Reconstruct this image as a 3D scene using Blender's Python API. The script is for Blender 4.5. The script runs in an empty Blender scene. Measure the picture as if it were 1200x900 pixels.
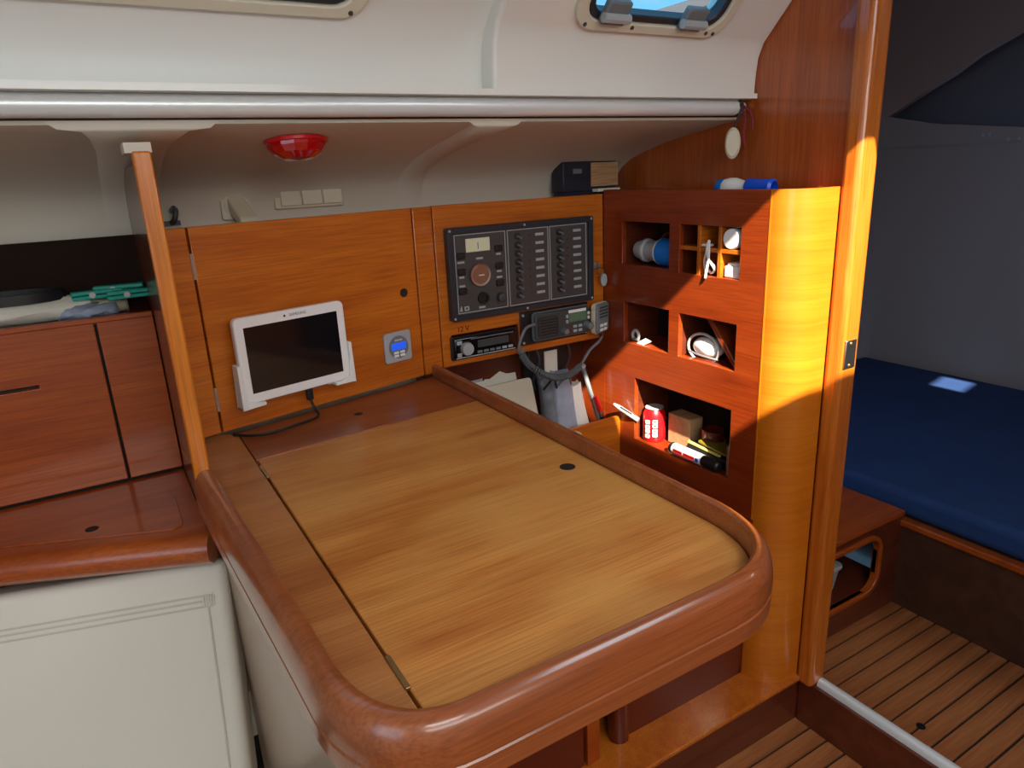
import bpy, bmesh, math, random
from mathutils import Vector, Matrix
random.seed(4)
sc = bpy.context.scene
col = sc.collection
# Geometry is measured in units of U metres, x along the boat, y towards the hull side, z up,
# with the photographer's eye at (0, 0, 0) and the cabin sole at z = -ZC.
U = 0.46
ZC = 2.9
def W(p): return Vector((p[0]*U, p[1]*U, (p[2]+ZC)*U))

# ------------------------------------------------------------------ camera
cd = bpy.data.cameras.new('camera'); cam = bpy.data.objects.new('camera', cd); col.objects.link(cam)
M = Matrix(((0.85565, 0.18859, -0.48197), (-0.51559, 0.22956, -0.82551), (-0.04504, 0.95485, 0.29366))).to_4x4()
M.translation = W((0, 0, 0)); cam.matrix_world = M
cd.sensor_width = 36; cd.lens = 24.45; cd.clip_start = 0.01
sc.camera = cam
# ------------------------------------------------------------------ light
w = bpy.data.worlds.new('world'); sc.world = w; w.use_nodes = True
bg = w.node_tree.nodes['Background']; bg.inputs[0].default_value = (0.26, 0.62, 1.0, 1); bg.inputs[1].default_value = 1.3
sd = bpy.data.lights.new('sun', 'SUN'); sun = bpy.data.objects.new('sun', sd); col.objects.link(sun)
sd.energy = 20; sd.angle = 0.012; sd.color = (1, 0.90, 0.72)
sun.rotation_euler = Vector((0.35, 1, -0.88)).to_track_quat('-Z', 'Y').to_euler()
def area(name, p, d, sx, sy, e, c=(1, 1, 1)):
    l = bpy.data.lights.new(name, 'AREA'); o = bpy.data.objects.new(name, l); col.objects.link(o)
    l.shape = 'RECTANGLE'; l.size = sx*U; l.size_y = sy*U; l.energy = e; l.color = c
    o.location = W(p); o.rotation_euler = Vector(d).to_track_quat('-Z', 'Y').to_euler()
area('companionway_daylight', (-2.4, -0.3, 0.1), (1, 0.3, -0.15), 1.7, 1.7, 2.4, (1, 0.98, 0.95))
area('port_window_daylight', (0.3, -2.7, 0.75), (0, 1, -0.3), 3.4, 0.6, 9, (0.99, 1, 0.96))
area('hatch_daylight', (2.0, 0.13, 1.04), (0, 0, -1), 0.9, 1.2, 4, (0.92, 0.97, 1))
area('saloon_overhead_fill', (0.1, -0.95, 0.985), (0, 0.15, -1), 1.5, 0.9, 9, (0.97, 0.99, 1))  # added overhead fill lamp under the closed ceiling; no hatch is built here
area('cabin_hatch_daylight', (5.2, -0.5, 1.1), (0, 0, -1), 0.3, 0.3, 3.2, (1, 0.86, 0.78))
vs = sc.view_settings; vs.view_transform = 'Standard'; vs.look = 'None'; vs.exposure = 0.15; vs.gamma = 1; vs.use_curve_mapping = False

# ------------------------------------------------------------------ materials
def lin(c):
    return tuple(((v/255)/12.92 if v/255 <= .04045 else ((v/255+.055)/1.055)**2.4) for v in c) + (1,)
MT = {}
def mat(name, c, rough=.5, metal=0, coat=0, emit=0, trans=0, noise=0, bump=0, nscale=40, spec=.5):
    m = bpy.data.materials.new(name); m.use_nodes = True; nt = m.node_tree; b = nt.nodes['Principled BSDF']
    b.inputs['Base Color'].default_value = lin(c); b.inputs['Roughness'].default_value = rough
    b.inputs['Metallic'].default_value = metal; b.inputs['Coat Weight'].default_value = coat
    b.inputs['Coat Roughness'].default_value = .08; b.inputs['Specular IOR Level'].default_value = spec
    if trans: b.inputs['Transmission Weight'].default_value = trans
    if emit:
        b.inputs['Emission Color'].default_value = lin(c); b.inputs['Emission Strength'].default_value = emit
    if noise or bump:
        tc = nt.nodes.new('ShaderNodeTexCoord'); nz = nt.nodes.new('ShaderNodeTexNoise')
        nz.inputs['Scale'].default_value = nscale; nz.inputs['Detail'].default_value = 5
        nt.links.new(tc.outputs['Object'], nz.inputs['Vector'])
        if noise:
            r = nt.nodes.new('ShaderNodeValToRGB')
            d = [max(0, v*(1-noise)) for v in c]; l = [min(255, v*(1+noise)) for v in c]
            r.color_ramp.elements[0].position = .3; r.color_ramp.elements[1].position = .7
            r.color_ramp.elements[0].color = lin(d); r.color_ramp.elements[1].color = lin(l)
            nt.links.new(nz.outputs['Fac'], r.inputs[0]); nt.links.new(r.outputs[0], b.inputs['Base Color'])
        if bump:
            bp = nt.nodes.new('ShaderNodeBump'); bp.inputs['Strength'].default_value = bump; bp.inputs['Distance'].default_value = .001
            nt.links.new(nz.outputs['Fac'], bp.inputs['Height']); nt.links.new(bp.outputs[0], b.inputs['Normal'])
    MT[name] = m; return m
def wood(name, dark, mid, light, axis, rough=.35, coat=.4, worn=None, fine=1.0, crough=.1, rot=0, also=None, grain=.7):
    """varnished veneer: long soft figure plus fine pores, stretched along one axis"""
    m = bpy.data.materials.new(name); m.use_nodes = True; nt = m.node_tree; N = nt.nodes; L = nt.links
    b = N['Principled BSDF']; b.inputs['Roughness'].default_value = rough
    b.inputs['Coat Weight'].default_value = coat; b.inputs['Coat Roughness'].default_value = crough
    tc = N.new('ShaderNodeTexCoord'); mp = N.new('ShaderNodeMapping')
    s = [26, 26, 26]; s['xyz'.index(axis)] = 2.6
    if also: s['xyz'.index(also)] = 2.6
    mp.inputs['Scale'].default_value = s
    m0 = N.new('ShaderNodeMapping'); m0.inputs['Rotation'].default_value = (0, 0, rot); L.new(tc.outputs['Object'], m0.inputs[0])
    L.new(m0.outputs[0], mp.inputs[0])
    n1 = N.new('ShaderNodeTexNoise'); n1.inputs['Scale'].default_value = .75; n1.inputs['Detail'].default_value = 4; n1.inputs['Distortion'].default_value = .7
    L.new(mp.outputs[0], n1.inputs['Vector'])
    m2 = N.new('ShaderNodeMapping'); s2 = [330*fine]*3; s2['xyz'.index(axis)] = 9
    if also: s2['xyz'.index(also)] = 9
    m2.inputs['Scale'].default_value = s2
    L.new(m0.outputs[0], m2.inputs[0])
    n2 = N.new('ShaderNodeTexNoise'); n2.inputs['Scale'].default_value = 1; n2.inputs['Detail'].default_value = 3; L.new(m2.outputs[0], n2.inputs['Vector'])
    r = N.new('ShaderNodeValToRGB'); e = r.color_ramp.elements
    e[0].position = .28; e[0].color = lin(dark); e[1].position = .74; e[1].color = lin(light)
    x = r.color_ramp.elements.new(.5); x.color = lin(mid)
    L.new(n1.outputs['Fac'], r.inputs[0])
    mx = N.new('ShaderNodeMix'); mx.data_type = 'RGBA'; mx.blend_type = 'MULTIPLY'
    r2 = N.new('ShaderNodeValToRGB'); r2.color_ramp.elements[0].position = .35; r2.color_ramp.elements[0].color = (.62, .58, .55, 1)
    r2.color_ramp.elements[1].position = .6; r2.color_ramp.elements[1].color = (1, 1, 1, 1)
    L.new(n2.outputs['Fac'], r2.inputs[0]); mx.inputs['Factor'].default_value = grain
    L.new(r.outputs[0], mx.inputs['A']); L.new(r2.outputs[0], mx.inputs['B'])
    out = mx.outputs['Result']
    if worn:
        n3 = N.new('ShaderNodeTexNoise'); n3.inputs['Scale'].default_value = 5.5; n3.inputs['Detail'].default_value = 6
        L.new(tc.outputs['Object'], n3.inputs['Vector'])
        r3 = N.new('ShaderNodeValToRGB'); r3.color_ramp.elements[0].position = .42; r3.color_ramp.elements[0].color = (0, 0, 0, 1)
        r3.color_ramp.elements[1].position = .66; r3.color_ramp.elements[1].color = (.55, .55, .55, 1)
        L.new(n3.outputs['Fac'], r3.inputs[0])
        m3 = N.new('ShaderNodeMix'); m3.data_type = 'RGBA'; L.new(r3.outputs[0], m3.inputs['Factor']); L.new(out, m3.inputs['A'])
        m3.inputs['B'].default_value = lin(worn); out = m3.outputs['Result']
    L.new(out, b.inputs['Base Color'])
    bp = N.new('ShaderNodeBump'); bp.inputs['Strength'].default_value = .06; bp.inputs['Distance'].default_value = .001
    L.new(n2.outputs['Fac'], bp.inputs['Height']); L.new(bp.outputs[0], b.inputs['Normal'])
    MT[name] = m; return m
wood('panel_wood', (180, 88, 12), (200, 106, 18), (214, 124, 30), 'x')
wood('door_wood', (180, 88, 12), (200, 106, 18), (214, 124, 30), 'x', rot=-.23)
wood('lid_wood', (182, 104, 40), (202, 130, 58), (218, 152, 78), 'x', rough=.42, coat=.1, worn=(208, 152, 78), crough=.3)
wood('board_wood', (158, 90, 40), (180, 112, 54), (196, 134, 74), 'x', rough=.4, coat=.15, worn=(190, 130, 70), crough=.3)
wood('back_wood', (132, 66, 28), (150, 78, 36), (164, 92, 46), 'x', rough=.35, coat=.3)
wood('rim_wood', (136, 70, 34), (152, 82, 42), (166, 96, 54), 'x', rough=.28, coat=.6, crough=.14)
wood('tower_wood', (130, 46, 14), (144, 54, 16), (156, 64, 20), 'y', rough=.3, coat=.5, fine=.8)
wood('curve_wood', (190, 100, 18), (200, 110, 22), (210, 120, 28), 'x', rough=.3, coat=.5, fine=.8, also='y', grain=.3)
wood('bulk_wood', (156, 72, 22), (170, 82, 28), (182, 92, 36), 'z', rough=.3, coat=.6, crough=.05)
wood('jamb_wood', (176, 88, 20), (194, 104, 28), (208, 120, 40), 'z', rough=.3, coat=.5)
wood('left_wood', (152, 64, 14), (170, 76, 18), (184, 90, 26), 'x', rough=.32, coat=.4)
wood('post_wood', (196, 104, 12), (210, 118, 18), (222, 132, 28), 'z', rough=.3, coat=.4)
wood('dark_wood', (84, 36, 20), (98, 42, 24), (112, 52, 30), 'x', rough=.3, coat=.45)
wood('cab_wood', (66, 40, 30), (78, 48, 36), (88, 56, 42), 'x', rough=.4, coat=.2)
wood('plank_wood', (140, 78, 40), (164, 98, 54), (186, 122, 72), 'x', rough=.5, coat=.05, crough=.4)
wood('card', (176, 136, 96), (190, 150, 108), (200, 162, 120), 'x', rough=.8, coat=0)
mat('gelcoat', (228, 227, 220), .32, coat=.2, bump=.02, nscale=6)
mat('liner', (204, 196, 180), .55, bump=.05, nscale=60)
mat('leather', (226, 220, 206), .5, bump=.12, nscale=260)
mat('stitch', (206, 200, 186), .6)
mat('reflection_greige', (176, 154, 132), .35, coat=.2)  # table side panel, with the cushion's pale reflection put into the colour
mat('alu', (226, 232, 232), .3, .25)
mat('steel', (190, 190, 188), .3, 1)
mat('caulk_gap_dark', (26, 20, 18), .7)  # near-black for floor caulk, holes and the shade behind locker gaps
mat('black', (22, 22, 24), .45)
mat('blackgloss', (14, 14, 17), .12, coat=.6)
mat('rubber', (44, 46, 50), .55)
mat('cordgrey', (92, 97, 100), .55)
mat('panelgrey', (68, 64, 62), .5)
mat('frameblack', (40, 43, 50), .42)
mat('darkgrey', (60, 64, 64), .5)
mat('midgrey', (112, 118, 122), .5)
mat('lightgrey', (168, 172, 174), .45)
mat('white', (236, 236, 232), .4)
mat('whitegloss', (242, 242, 242), .2, coat=.4)
mat('paper', (224, 220, 206), .8, bump=.05)
mat('cream', (214, 206, 184), .5)
mat('ivory', (206, 196, 170), .45)
mat('meterface', (226, 226, 190), .5)
mat('lcd', (92, 120, 92), .3)
mat('lcdblue', (30, 90, 235), .3, emit=.55)
mat('led', (96, 44, 40), .4)
mat('copper', (170, 130, 110), .3, .6)
mat('red', (206, 18, 28), .3, coat=.3)
m = mat('redlens', (215, 12, 20), .12, coat=.8, trans=.35)
mat('teal', (20, 150, 130), .45)
mat('blueplug', (20, 120, 215), .35)
mat('bluedeep', (20, 80, 210), .35)
mat('greyblue', (150, 160, 180), .7, noise=.08, nscale=20)
mat('clothgrey', (112, 118, 128), .8, noise=.12, nscale=30)
mat('olive', (120, 104, 20), .6)
mat('yellow', (220, 205, 110), .5)
mat('redcord', (120, 24, 34), .7)
mat('brass', (170, 140, 90), .35, .9)
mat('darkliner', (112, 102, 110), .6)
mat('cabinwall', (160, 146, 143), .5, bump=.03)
mat('headliner', (168, 140, 132), .7, bump=.05)
mat('mattress', (22, 56, 108), .85, noise=.06, nscale=12, bump=.1)
mat('navybox', (30, 32, 48), .5)
mat('plasticclear', (190, 205, 210), .25, trans=.4)
mat('redgloss', (84, 30, 18), .12, coat=.6)
mat('darkred', (96, 34, 18), .25, coat=.4)
mat('recess_shade_wood', (40, 25, 19), .85, spec=.15)  # dark brown wood, deepened to stand for the shade in recesses
# see-through portlight glass
g = bpy.data.materials.new('glass'); g.use_nodes = True; nt = g.node_tree
for n in list(nt.nodes): nt.nodes.remove(n)
o_ = nt.nodes.new('ShaderNodeOutputMaterial'); mxs = nt.nodes.new('ShaderNodeMixShader'); t_ = nt.nodes.new('ShaderNodeBsdfTransparent'); gl = nt.nodes.new('ShaderNodeBsdfGlossy')
t_.inputs[0].default_value = (.80, .92, .96, 1); gl.inputs[1].default_value = .02
mxs.inputs[0].default_value = .07; nt.links.new(t_.outputs[0], mxs.inputs[1]); nt.links.new(gl.outputs[0], mxs.inputs[2]); nt.links.new(mxs.outputs[0], o_.inputs[0])
MT['glass'] = g

# ------------------------------------------------------------------ mesh helpers
class Fr:
    def __init__(s, o, x, y):
        s.o = Vector(o); s.x = Vector(x).normalized(); s.y = Vector(y).normalized(); s.z = s.x.cross(s.y)
    def __call__(s, p): return s.o + s.x*p[0] + s.y*p[1] + s.z*p[2]
ID = Fr((0, 0, 0), (1, 0, 0), (0, 1, 0))
def arc(cx, cy, r, a0, a1, n):
    return [(cx+r*math.cos(math.radians(a0+(a1-a0)*i/n)), cy+r*math.sin(math.radians(a0+(a1-a0)*i/n))) for i in range(n+1)]
def rrect(x0, x1, y0, y1, r, n=4):
    return arc(x1-r, y1-r, r, 0, 90, n)+arc(x0+r, y1-r, r, 90, 180, n)+arc(x0+r, y0+r, r, 180, 270, n)+arc(x1-r, y0+r, r, 270, 360, n)
def bez(a, b, c, n):
    return [tuple((1-t)**2*a[k]+2*t*(1-t)*b[k]+t*t*c[k] for k in range(len(a))) for t in [i/n for i in range(n+1)]]
def spline(pts, n=8):
    """smooth curve through points (Catmull-Rom)"""
    P = [Vector(p) for p in pts]; P = [2*P[0]-P[1]]+P+[2*P[-1]-P[-2]]; r = []
    for i in range(1, len(P)-2):
        for k in range(n):
            t = k/n; a, b, c, d = P[i-1:i+3]
            r.append(.5*((2*b)+(c-a)*t+(2*a-5*b+4*c-d)*t*t+(3*b-a-3*c+d)*t**3))
    r.append(P[-2]); return r
class MB:
    def __init__(s, fr=ID): s.v = []; s.f = []; s.fr = fr
    def add(s, vs, fs):
        n = len(s.v); s.v += [s.fr(v) for v in vs]; s.f += [tuple(i+n for i in f) for f in fs]; return s
    def box(s, x0, x1, y0, y1, z0, z1):
        v = [(x, y, z) for z in (z0, z1) for y in (y0, y1) for x in (x0, x1)]
        return s.add(v, [(0, 2, 3, 1), (4, 5, 7, 6), (0, 1, 5, 4), (2, 6, 7, 3), (0, 4, 6, 2), (1, 3, 7, 5)])
    def prism(s, poly, z0, z1):
        n = len(poly); v = [(p[0], p[1], z0) for p in poly]+[(p[0], p[1], z1) for p in poly]
        return s.add(v, [tuple(range(n-1, -1, -1)), tuple(range(n, 2*n))]+[(i, (i+1) % n, n+(i+1) % n, n+i) for i in range(n)])
    def ring(s, po, pi, z0, z1):
        n = len(po); v = [(p[0], p[1], z) for z in (z0, z1) for q in (po, pi) for p in q]; f = []
        for i in range(n):
            j = (i+1) % n
            f += [(i, j, 2*n+j, 2*n+i), (n+j, n+i, 3*n+i, 3*n+j), (2*n+i, 2*n+j, 3*n+j, 3*n+i), (j, i, n+i, n+j)]
        return s.add(v, f)
    def loft(s, secs, closed=True, caps=True):
        m = len(secs[0]); v = [p for q in secs for p in q]; f = []
        for i in range(len(secs)-1):
            for k in range(m if closed else m-1):
                l = (k+1) % m; f.append((i*m+k, i*m+l, (i+1)*m+l, (i+1)*m+k))
        if caps and closed:
            f += [tuple(range(m-1, -1, -1)), tuple(range((len(secs)-1)*m, len(secs)*m))]
        return s.add(v, f)
    def tube(s, path, r, n=8, caps=True):
        P = [Vector(p) for p in path]; secs = []; ref = None
        for i, p in enumerate(P):
            t = (P[min(i+1, len(P)-1)]-P[max(i-1, 0)]).normalized()
            if ref is None: ref = t.orthogonal().normalized()
            ref = (ref-t*ref.dot(t)).normalized(); b = t.cross(ref)
            rr = r[i] if isinstance(r, (list, tuple)) else r
            secs.append([p+(ref*math.cos(2*math.pi*k/n)+b*math.sin(2*math.pi*k/n))*rr for k in range(n)])
        return s.loft(secs, True, caps)
    def lathe(s, prof, c, ax, n=20):
        a = Vector(ax).normalized(); u = a.orthogonal().normalized(); b = a.cross(u); c = Vector(c)
        secs = [[c+a*t+(u*math.cos(2*math.pi*k/n)+b*math.sin(2*math.pi*k/n))*max(r, 1e-4) for k in range(n)] for r, t in prof]
        return s.loft(secs, True, True)
    def plate(s, x0, x1, y0, y1, holes, z0, z1, cuts=()):
        xs = sorted({x0, x1} | {h[k] for h in holes for k in (0, 1)}); ys = sorted({y0, y1} | {h[k] for h in holes for k in (2, 3)} | set(cuts))
        hol = lambda i, j: not (0 <= i < len(xs)-1 and 0 <= j < len(ys)-1) or any(h[0] <= (xs[i]+xs[i+1])/2 <= h[1] and h[2] <= (ys[j]+ys[j+1])/2 <= h[3] for h in holes)
        for i in range(len(xs)-1):
            for j in range(len(ys)-1):
                if hol(i, j): continue
                a, b, c, d = xs[i], xs[i+1], ys[j], ys[j+1]
                v = [(a, c, z1), (b, c, z1), (b, d, z1), (a, d, z1), (a, c, z0), (b, c, z0), (b, d, z0), (a, d, z0)]
                f = [(0, 1, 2, 3), (7, 6, 5, 4)]
                if hol(i, j-1): f.append((4, 5, 1, 0))
                if hol(i, j+1): f.append((3, 2, 6, 7))
                if hol(i-1, j): f.append((4, 0, 3, 7))
                if hol(i+1, j): f.append((1, 5, 6, 2))
                s.add(v, f)
        return s
    def sphere(s, c, rx, ry, rz, n=16, m=8, zlo=-1):
        secs = []
        for i in range(m+1):
            z = zlo+(1-zlo)*i/m; q = math.sqrt(max(1e-6, 1-z*z))
            secs.append([(c[0]+rx*q*math.cos(2*math.pi*k/n), c[1]+ry*q*math.sin(2*math.pi*k/n), c[2]+rz*z) for k in range(n)])
        return s.loft(secs)
ORG = {}
def tag(o, label=None, cat=None, group=None, kind=None):
    if label: o['label'] = label
    if cat: o['category'] = cat
    if group: o['group'] = group
    if kind: o['kind'] = kind
    return o
def thing(name, label, cat, loc, group=None):
    o = bpy.data.objects.new(name, None); col.objects.link(o); o.location = W(loc); ORG[o.name] = W(loc); o.empty_display_size = .02
    return tag(o, label, cat, group)
def obj(name, mb, m, parent=None, bevel=0, seg=2, ang=35, label=None, cat=None, group=None, kind=None, subsurf=0):
    pts = [W(v) for v in mb.v]
    if parent: org = ORG[parent.name]
    else:
        lo = [min(p[k] for p in pts) for k in range(3)]; hi = [max(p[k] for p in pts) for k in range(3)]
        org = Vector(((lo[0]+hi[0])/2, (lo[1]+hi[1])/2, lo[2]))
    me = bpy.data.meshes.new(name)
    bm = bmesh.new(); vv = [bm.verts.new(p-org) for p in pts]
    for f in mb.f:
        try: bm.faces.new([vv[i] for i in f])
        except ValueError: pass
    bmesh.ops.remove_doubles(bm, verts=bm.verts, dist=2e-5)
    bmesh.ops.recalc_face_normals(bm, faces=bm.faces)
    bm.to_mesh(me); bm.free()
    me.materials.append(MT[m]); me.shade_smooth(); me.set_sharp_from_angle(angle=math.radians(ang))
    o = bpy.data.objects.new(name, me); col.objects.link(o); ORG[o.name] = org
    if parent: o.parent = parent
    else: o.location = org
    if bevel:
        bv = o.modifiers.new('bevel', 'BEVEL'); bv.width = bevel*U; bv.segments = seg; bv.limit_method = 'ANGLE'; bv.angle_limit = math.radians(40); bv.harden_normals = False
    if subsurf:
        ss = o.modifiers.new('sub', 'SUBSURF'); ss.levels = subsurf; ss.render_levels = subsurf
    return tag(o, label, cat, group, kind)
def st(name, mb, m, **k): return obj(name, mb, m, kind='structure', **k)
def dup(o, d, parent=None):
    """copy of a piece with shared mesh data, moved by d (in units)"""
    c = o.copy(); col.objects.link(c); c.location = o.location+Vector(d)*U
    if parent: c.parent = parent
    ORG[c.name] = ORG[o.name]+Vector(d)*U
    return c
def text(name, s, fr, size, m, parent, ext=.0015):
    cu = bpy.data.curves.new(name, 'FONT'); cu.body = s; cu.size = size; cu.extrude = ext; cu.align_x = 'CENTER'; cu.align_y = 'CENTER'
    t = bpy.data.objects.new(name, cu); me = bpy.data.meshes.new_from_object(t)
    org = ORG[parent.name]
    for v in me.vertices: v.co = W(fr(v.co))-org
    me.materials.clear(); me.materials.append(MT[m]); bpy.data.objects.remove(t)
    o = bpy.data.objects.new(name, me); col.objects.link(o); o.parent = parent; ORG[o.name] = org; return o

t13 = Vector((1.179, .276, 0)).normalized()
FL = Fr((.284, 2.935, 0), t13, (0, 0, 1))         # angled locker front: s, height, out
FR = Fr((1.463, 3.21, 0), (1, 0, 0), (0, 0, 1))   # instrument board
FT = Fr((2.527, 3.21, 0), (0, -1, 0), (0, 0, 1))  # pigeonhole cabinet front (s = 3.21 - y)

# ------------------------------------------------------------------ structure: soles, walls, deckhead
PW = .103
fl = st('floor', MB().box(-2.6, 2.86, -3.2, 3.6, -2.98, -2.912), 'caulk_gap_dark')
pl = obj('plank', MB().box(-2.55, 2.80, 1.817-PW+.006, 1.817-.006, -2.915, -2.90), 'plank_wood', fl, bevel=.002, seg=1)
for k in list(range(-1, 1))+list(range(1, 46)):
    if k: dup(pl, (0, -PW*k, 0), fl)
fc = st('floor_cabin', MB().box(2.87, 7.2, -1.6, 2.16, -2.9, -2.812), 'caulk_gap_dark')
pl = obj('plank', MB().box(2.87, 4.04, 2.07-PW+.006, 2.07-.006, -2.815, -2.80), 'plank_wood', fc, bevel=.002, seg=1)
obj('plank', MB().box(2.87, 4.04, 2.076, 2.143, -2.815, -2.80), 'plank_wood', fc)
for k in range(1, 34): dup(pl, (0, -PW*k, 0), fc)
obj('screw_cap', MB().lathe([(0, 0), (.022, .001), (.022, .004), (0, .004)], (3.16, 1.45, -2.80), (0, 0, 1), 14), 'black', fc)

def deck_hole(x, y, w, h): return (x-w/2, x+w/2, y-h/2, y+h/2)
st('ceiling', MB().plate(-2.6, 2.8, -3.2, 1.25, [(1.5, 2.45, -.46, .74)], 1.0, 1.06), 'gelcoat')
st('ceiling_cabin', MB(Fr((2.86, 0, .74), (1, 0, .185), (0, 1, 0))).plate(0, 4.4, -1.6, 4.5, [(2.19, 2.51, -.68, -.36)], 0, .05), 'headliner')
st('wall_port', MB().box(-2.6, 2.8, -3.26, -3.2, -2.9, 1.06), 'gelcoat')
st('wall_aft', MB(Fr((-2.6, 0, 0), (0, 1, 0), (0, 0, 1))).plate(-3.2, 3.6, -2.9, 1.06, [(-1.2, .6, -1.0, 1.06)], -.06, 0), 'gelcoat')
# main bulkhead with the doorway
st('wall_bulkhead', MB(Fr((2.8, 0, 0), (0, 1, 0), (0, 0, 1))).prism([(1.86, -2.9), (3.5, -2.9), (3.5, -.02), (3.3, .07), (2.6, .2), (2.53, .32), (2.5, .52), (2.17, .86), (1.92, 1.0), (1.86, 1.02)], 0, .06), 'bulk_wood')
st('wall_bulkhead_port', MB(Fr((2.8, 0, 0), (0, 1, 0), (0, 0, 1))).box(-3.2, .35, -2.9, 1.06, 0, .06), 'bulk_wood')
st('wall_bulkhead_header', MB(Fr((2.8, 0, 0), (0, 1, 0), (0, 0, 1))).box(.34, 1.87, .70, 1.06, 0, .06), 'bulk_wood')
st('trim_jamb', MB().box(2.752, 2.875, 1.812, 1.905, -2.64, 1.0), 'jamb_wood', bevel=.028, seg=4)
st('trim_sill', MB().box(2.785, 2.87, .30, 1.90, -2.9, -2.634), 'dark_wood', bevel=.004)
st('trim_threshold', MB().prism(arc(2.838, -2.634, .03, 0, 180, 8), 0, 0) if 0 else MB(Fr((0, .35, 0), (1, 0, 0), (0, 0, 1))).prism([(2.805, -2.634)]+[(x, z) for x, z in reversed(arc(2.835, -2.626, .028, 10, 170, 8))]+[(2.866, -2.634)], -1.46, 0), 'alu')
sp = thing('strike_plate', 'small steel lock strike plate screwed into the door jamb', 'strike plate', (2.76, 1.80, -.915))
obj('plate', MB().box(2.765, 2.84, 1.806, 1.815, -.915, -.785), 'steel', sp, bevel=.003)
for z in (-.80, -.90): obj('screw', MB().lathe([(0, 0), (.008, 0), (.006, .003), (0, .003)], (2.80, 1.806, z), (0, -1, 0), 10), 'brass', sp)
# hull liner under the side deck: soffit curving down into the hull side
hpp = [(2.512, .184), (2.52, .181), (2.7, .155), (2.9, .125), (3.05, .098), (3.2, .062), (3.3, .03), (3.37, -.006), (3.42, -.05), (3.445, -.11), (3.45, -.16), (3.45, -2.95)]
def strip(prof, x0, x1, th=.03, fr=None):
    m = MB(); P = [Vector((0, p[0], p[1])) for p in prof]; Q = []
    for i, p in enumerate(P):
        t = (P[min(i+1, len(P)-1)]-P[max(i-1, 0)]).normalized(); Q.append(p+Vector((0, -t.z, t.y))*th)
    return m.loft([[(x, p.y, p.z) for p in P+Q[::-1]] for x in (x0, x1)])
st('wall_hull', strip(hpp, -2.6, 2.8, .012), 'liner', ang=50)
def rib(name, x0, x1, flare):
    """deck beam moulded into the liner: thick at the rail, fading into the hull side"""
    secs = []
    P = hpp[:-1]
    for i, (y, z) in enumerate(P):
        k = i/(len(P)-1); dz = .022*min(1, .4+k*3)*(1-k)+.003; f = flare*max(0, 1-k*3.2)**2
        secs.append([(x0-f-.03, y, z+.01), (x0-f, y-dz*k, z-dz), (x1+f, y-dz*k, z-dz), (x1+f+.03, y, z+.01)])
    return st(name, MB().loft(secs), 'liner', ang=60)
rib('trim_beam', 1.40, 1.50, .05)
rib('trim_frame', .10, .28, .12)
# cabin-side liner with the portlights (profile in y, z; upper straight part carries the windows)
cp = [(2.412, .27), (2.408, .36), (2.398, .44), (2.37, .50), (2.053, .831), (1.86, .925), (1.6, .975), (1.2, 1.0)]
def coach(name, x0, x1, holes, off, th=.05):
    L = [0]
    for i in range(1, len(cp)): L.append(L[-1]+math.dist(cp[i-1], cp[i]))
    m = MB(); q = MB().plate(x0, x1, 0, L[-1], [(a, b, L[3]+c, L[3]+d) for a, b, c, d in holes], 0, 1, cuts=L)
    def mp(p):
        t = p[1]; i = max(k for k in range(len(L)-1) if L[k] <= t+1e-9); f = (t-L[i])/(L[i+1]-L[i]); a, b = cp[i], cp[i+1]
        y = a[0]+(b[0]-a[0])*f; z = a[1]+(b[1]-a[1])*f; n = Vector((b[1]-a[1], a[0]-b[0])).normalized()
        return (p[0], y+off+n.x*th*(1-p[2]), z+n.y*th*(1-p[2]))
    m.v = [Vector(mp(v)) for v in q.v]; m.f = q.f
    return st(name, m, 'gelcoat', ang=50, bevel=.014 if th > .06 else 0, seg=3)
coach('wall_cabin_side', -2.6, 1.44, [(-.55, .86, .06, .40)], .09)
coach('wall_coachroof', 1.39, 2.80, [(1.74, 2.43, .03, .39)], 0, .1)
st('trim_deck_edge', MB().box(-2.6, 2.8, 2.40, 2.62, .268, .29), 'gelcoat')
st('trim_rail_backing', MB().box(-2.6, 2.79, 2.522, 2.60, .183, .268), 'redgloss')
def portlight(name, x0, x1, off, hx, label):
    F = Fr((0, 2.37+off, .50), (1, 0, 0), Vector((0, 2.053-2.37, .831-.5)))
    wd = thing(name, None, None, ((x0+x1)/2, 2.37+off, .51)); wd['kind'] = 'structure'
    obj('frame', MB(F).ring(rrect(x0, x1, .012, .44, .10, 6), rrect(x0+.045, x1-.045, .052, .395, .08, 6), -.03, .022), 'lightgrey' if 0 else 'cream', wd, bevel=.006)
    obj('sash', MB(F).ring(rrect(x0+.047, x1-.047, .054, .393, .078, 6), rrect(x0+.075, x1-.075, .082, .365, .06, 6), -.04, .012), 'frameblack', wd, bevel=.006)
    obj('pane', MB(F).prism(rrect(x0+.06, x1-.06, .068, .38, .06, 6), -.03, -.02), 'glass', wd)
    for x in hx:
        h = obj('hinge', MB(F).box(x-.055, x+.055, .05, .145, .012, .045), 'midgrey', wd, bevel=.008)
        obj('knuckle', MB(F).tube([(x-.062, .085, .048), (x+.062, .085, .048)], .018, 10), 'lightgrey', h)
    for x in [x0+.06, x1-.06]+[a+.12 for a in hx]:
        obj('screw', MB(F).lathe([(0, 0), (.009, 0), (.007, .004), (0, .004)], (x, .037, .022), (0, 0, 1), 8), 'darkgrey', wd)
    return wd
portlight('window_1', 1.69, 2.48, 0, (1.86, 2.26), '')
portlight('window_2', -.62, .93, .09, (), '')
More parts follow.
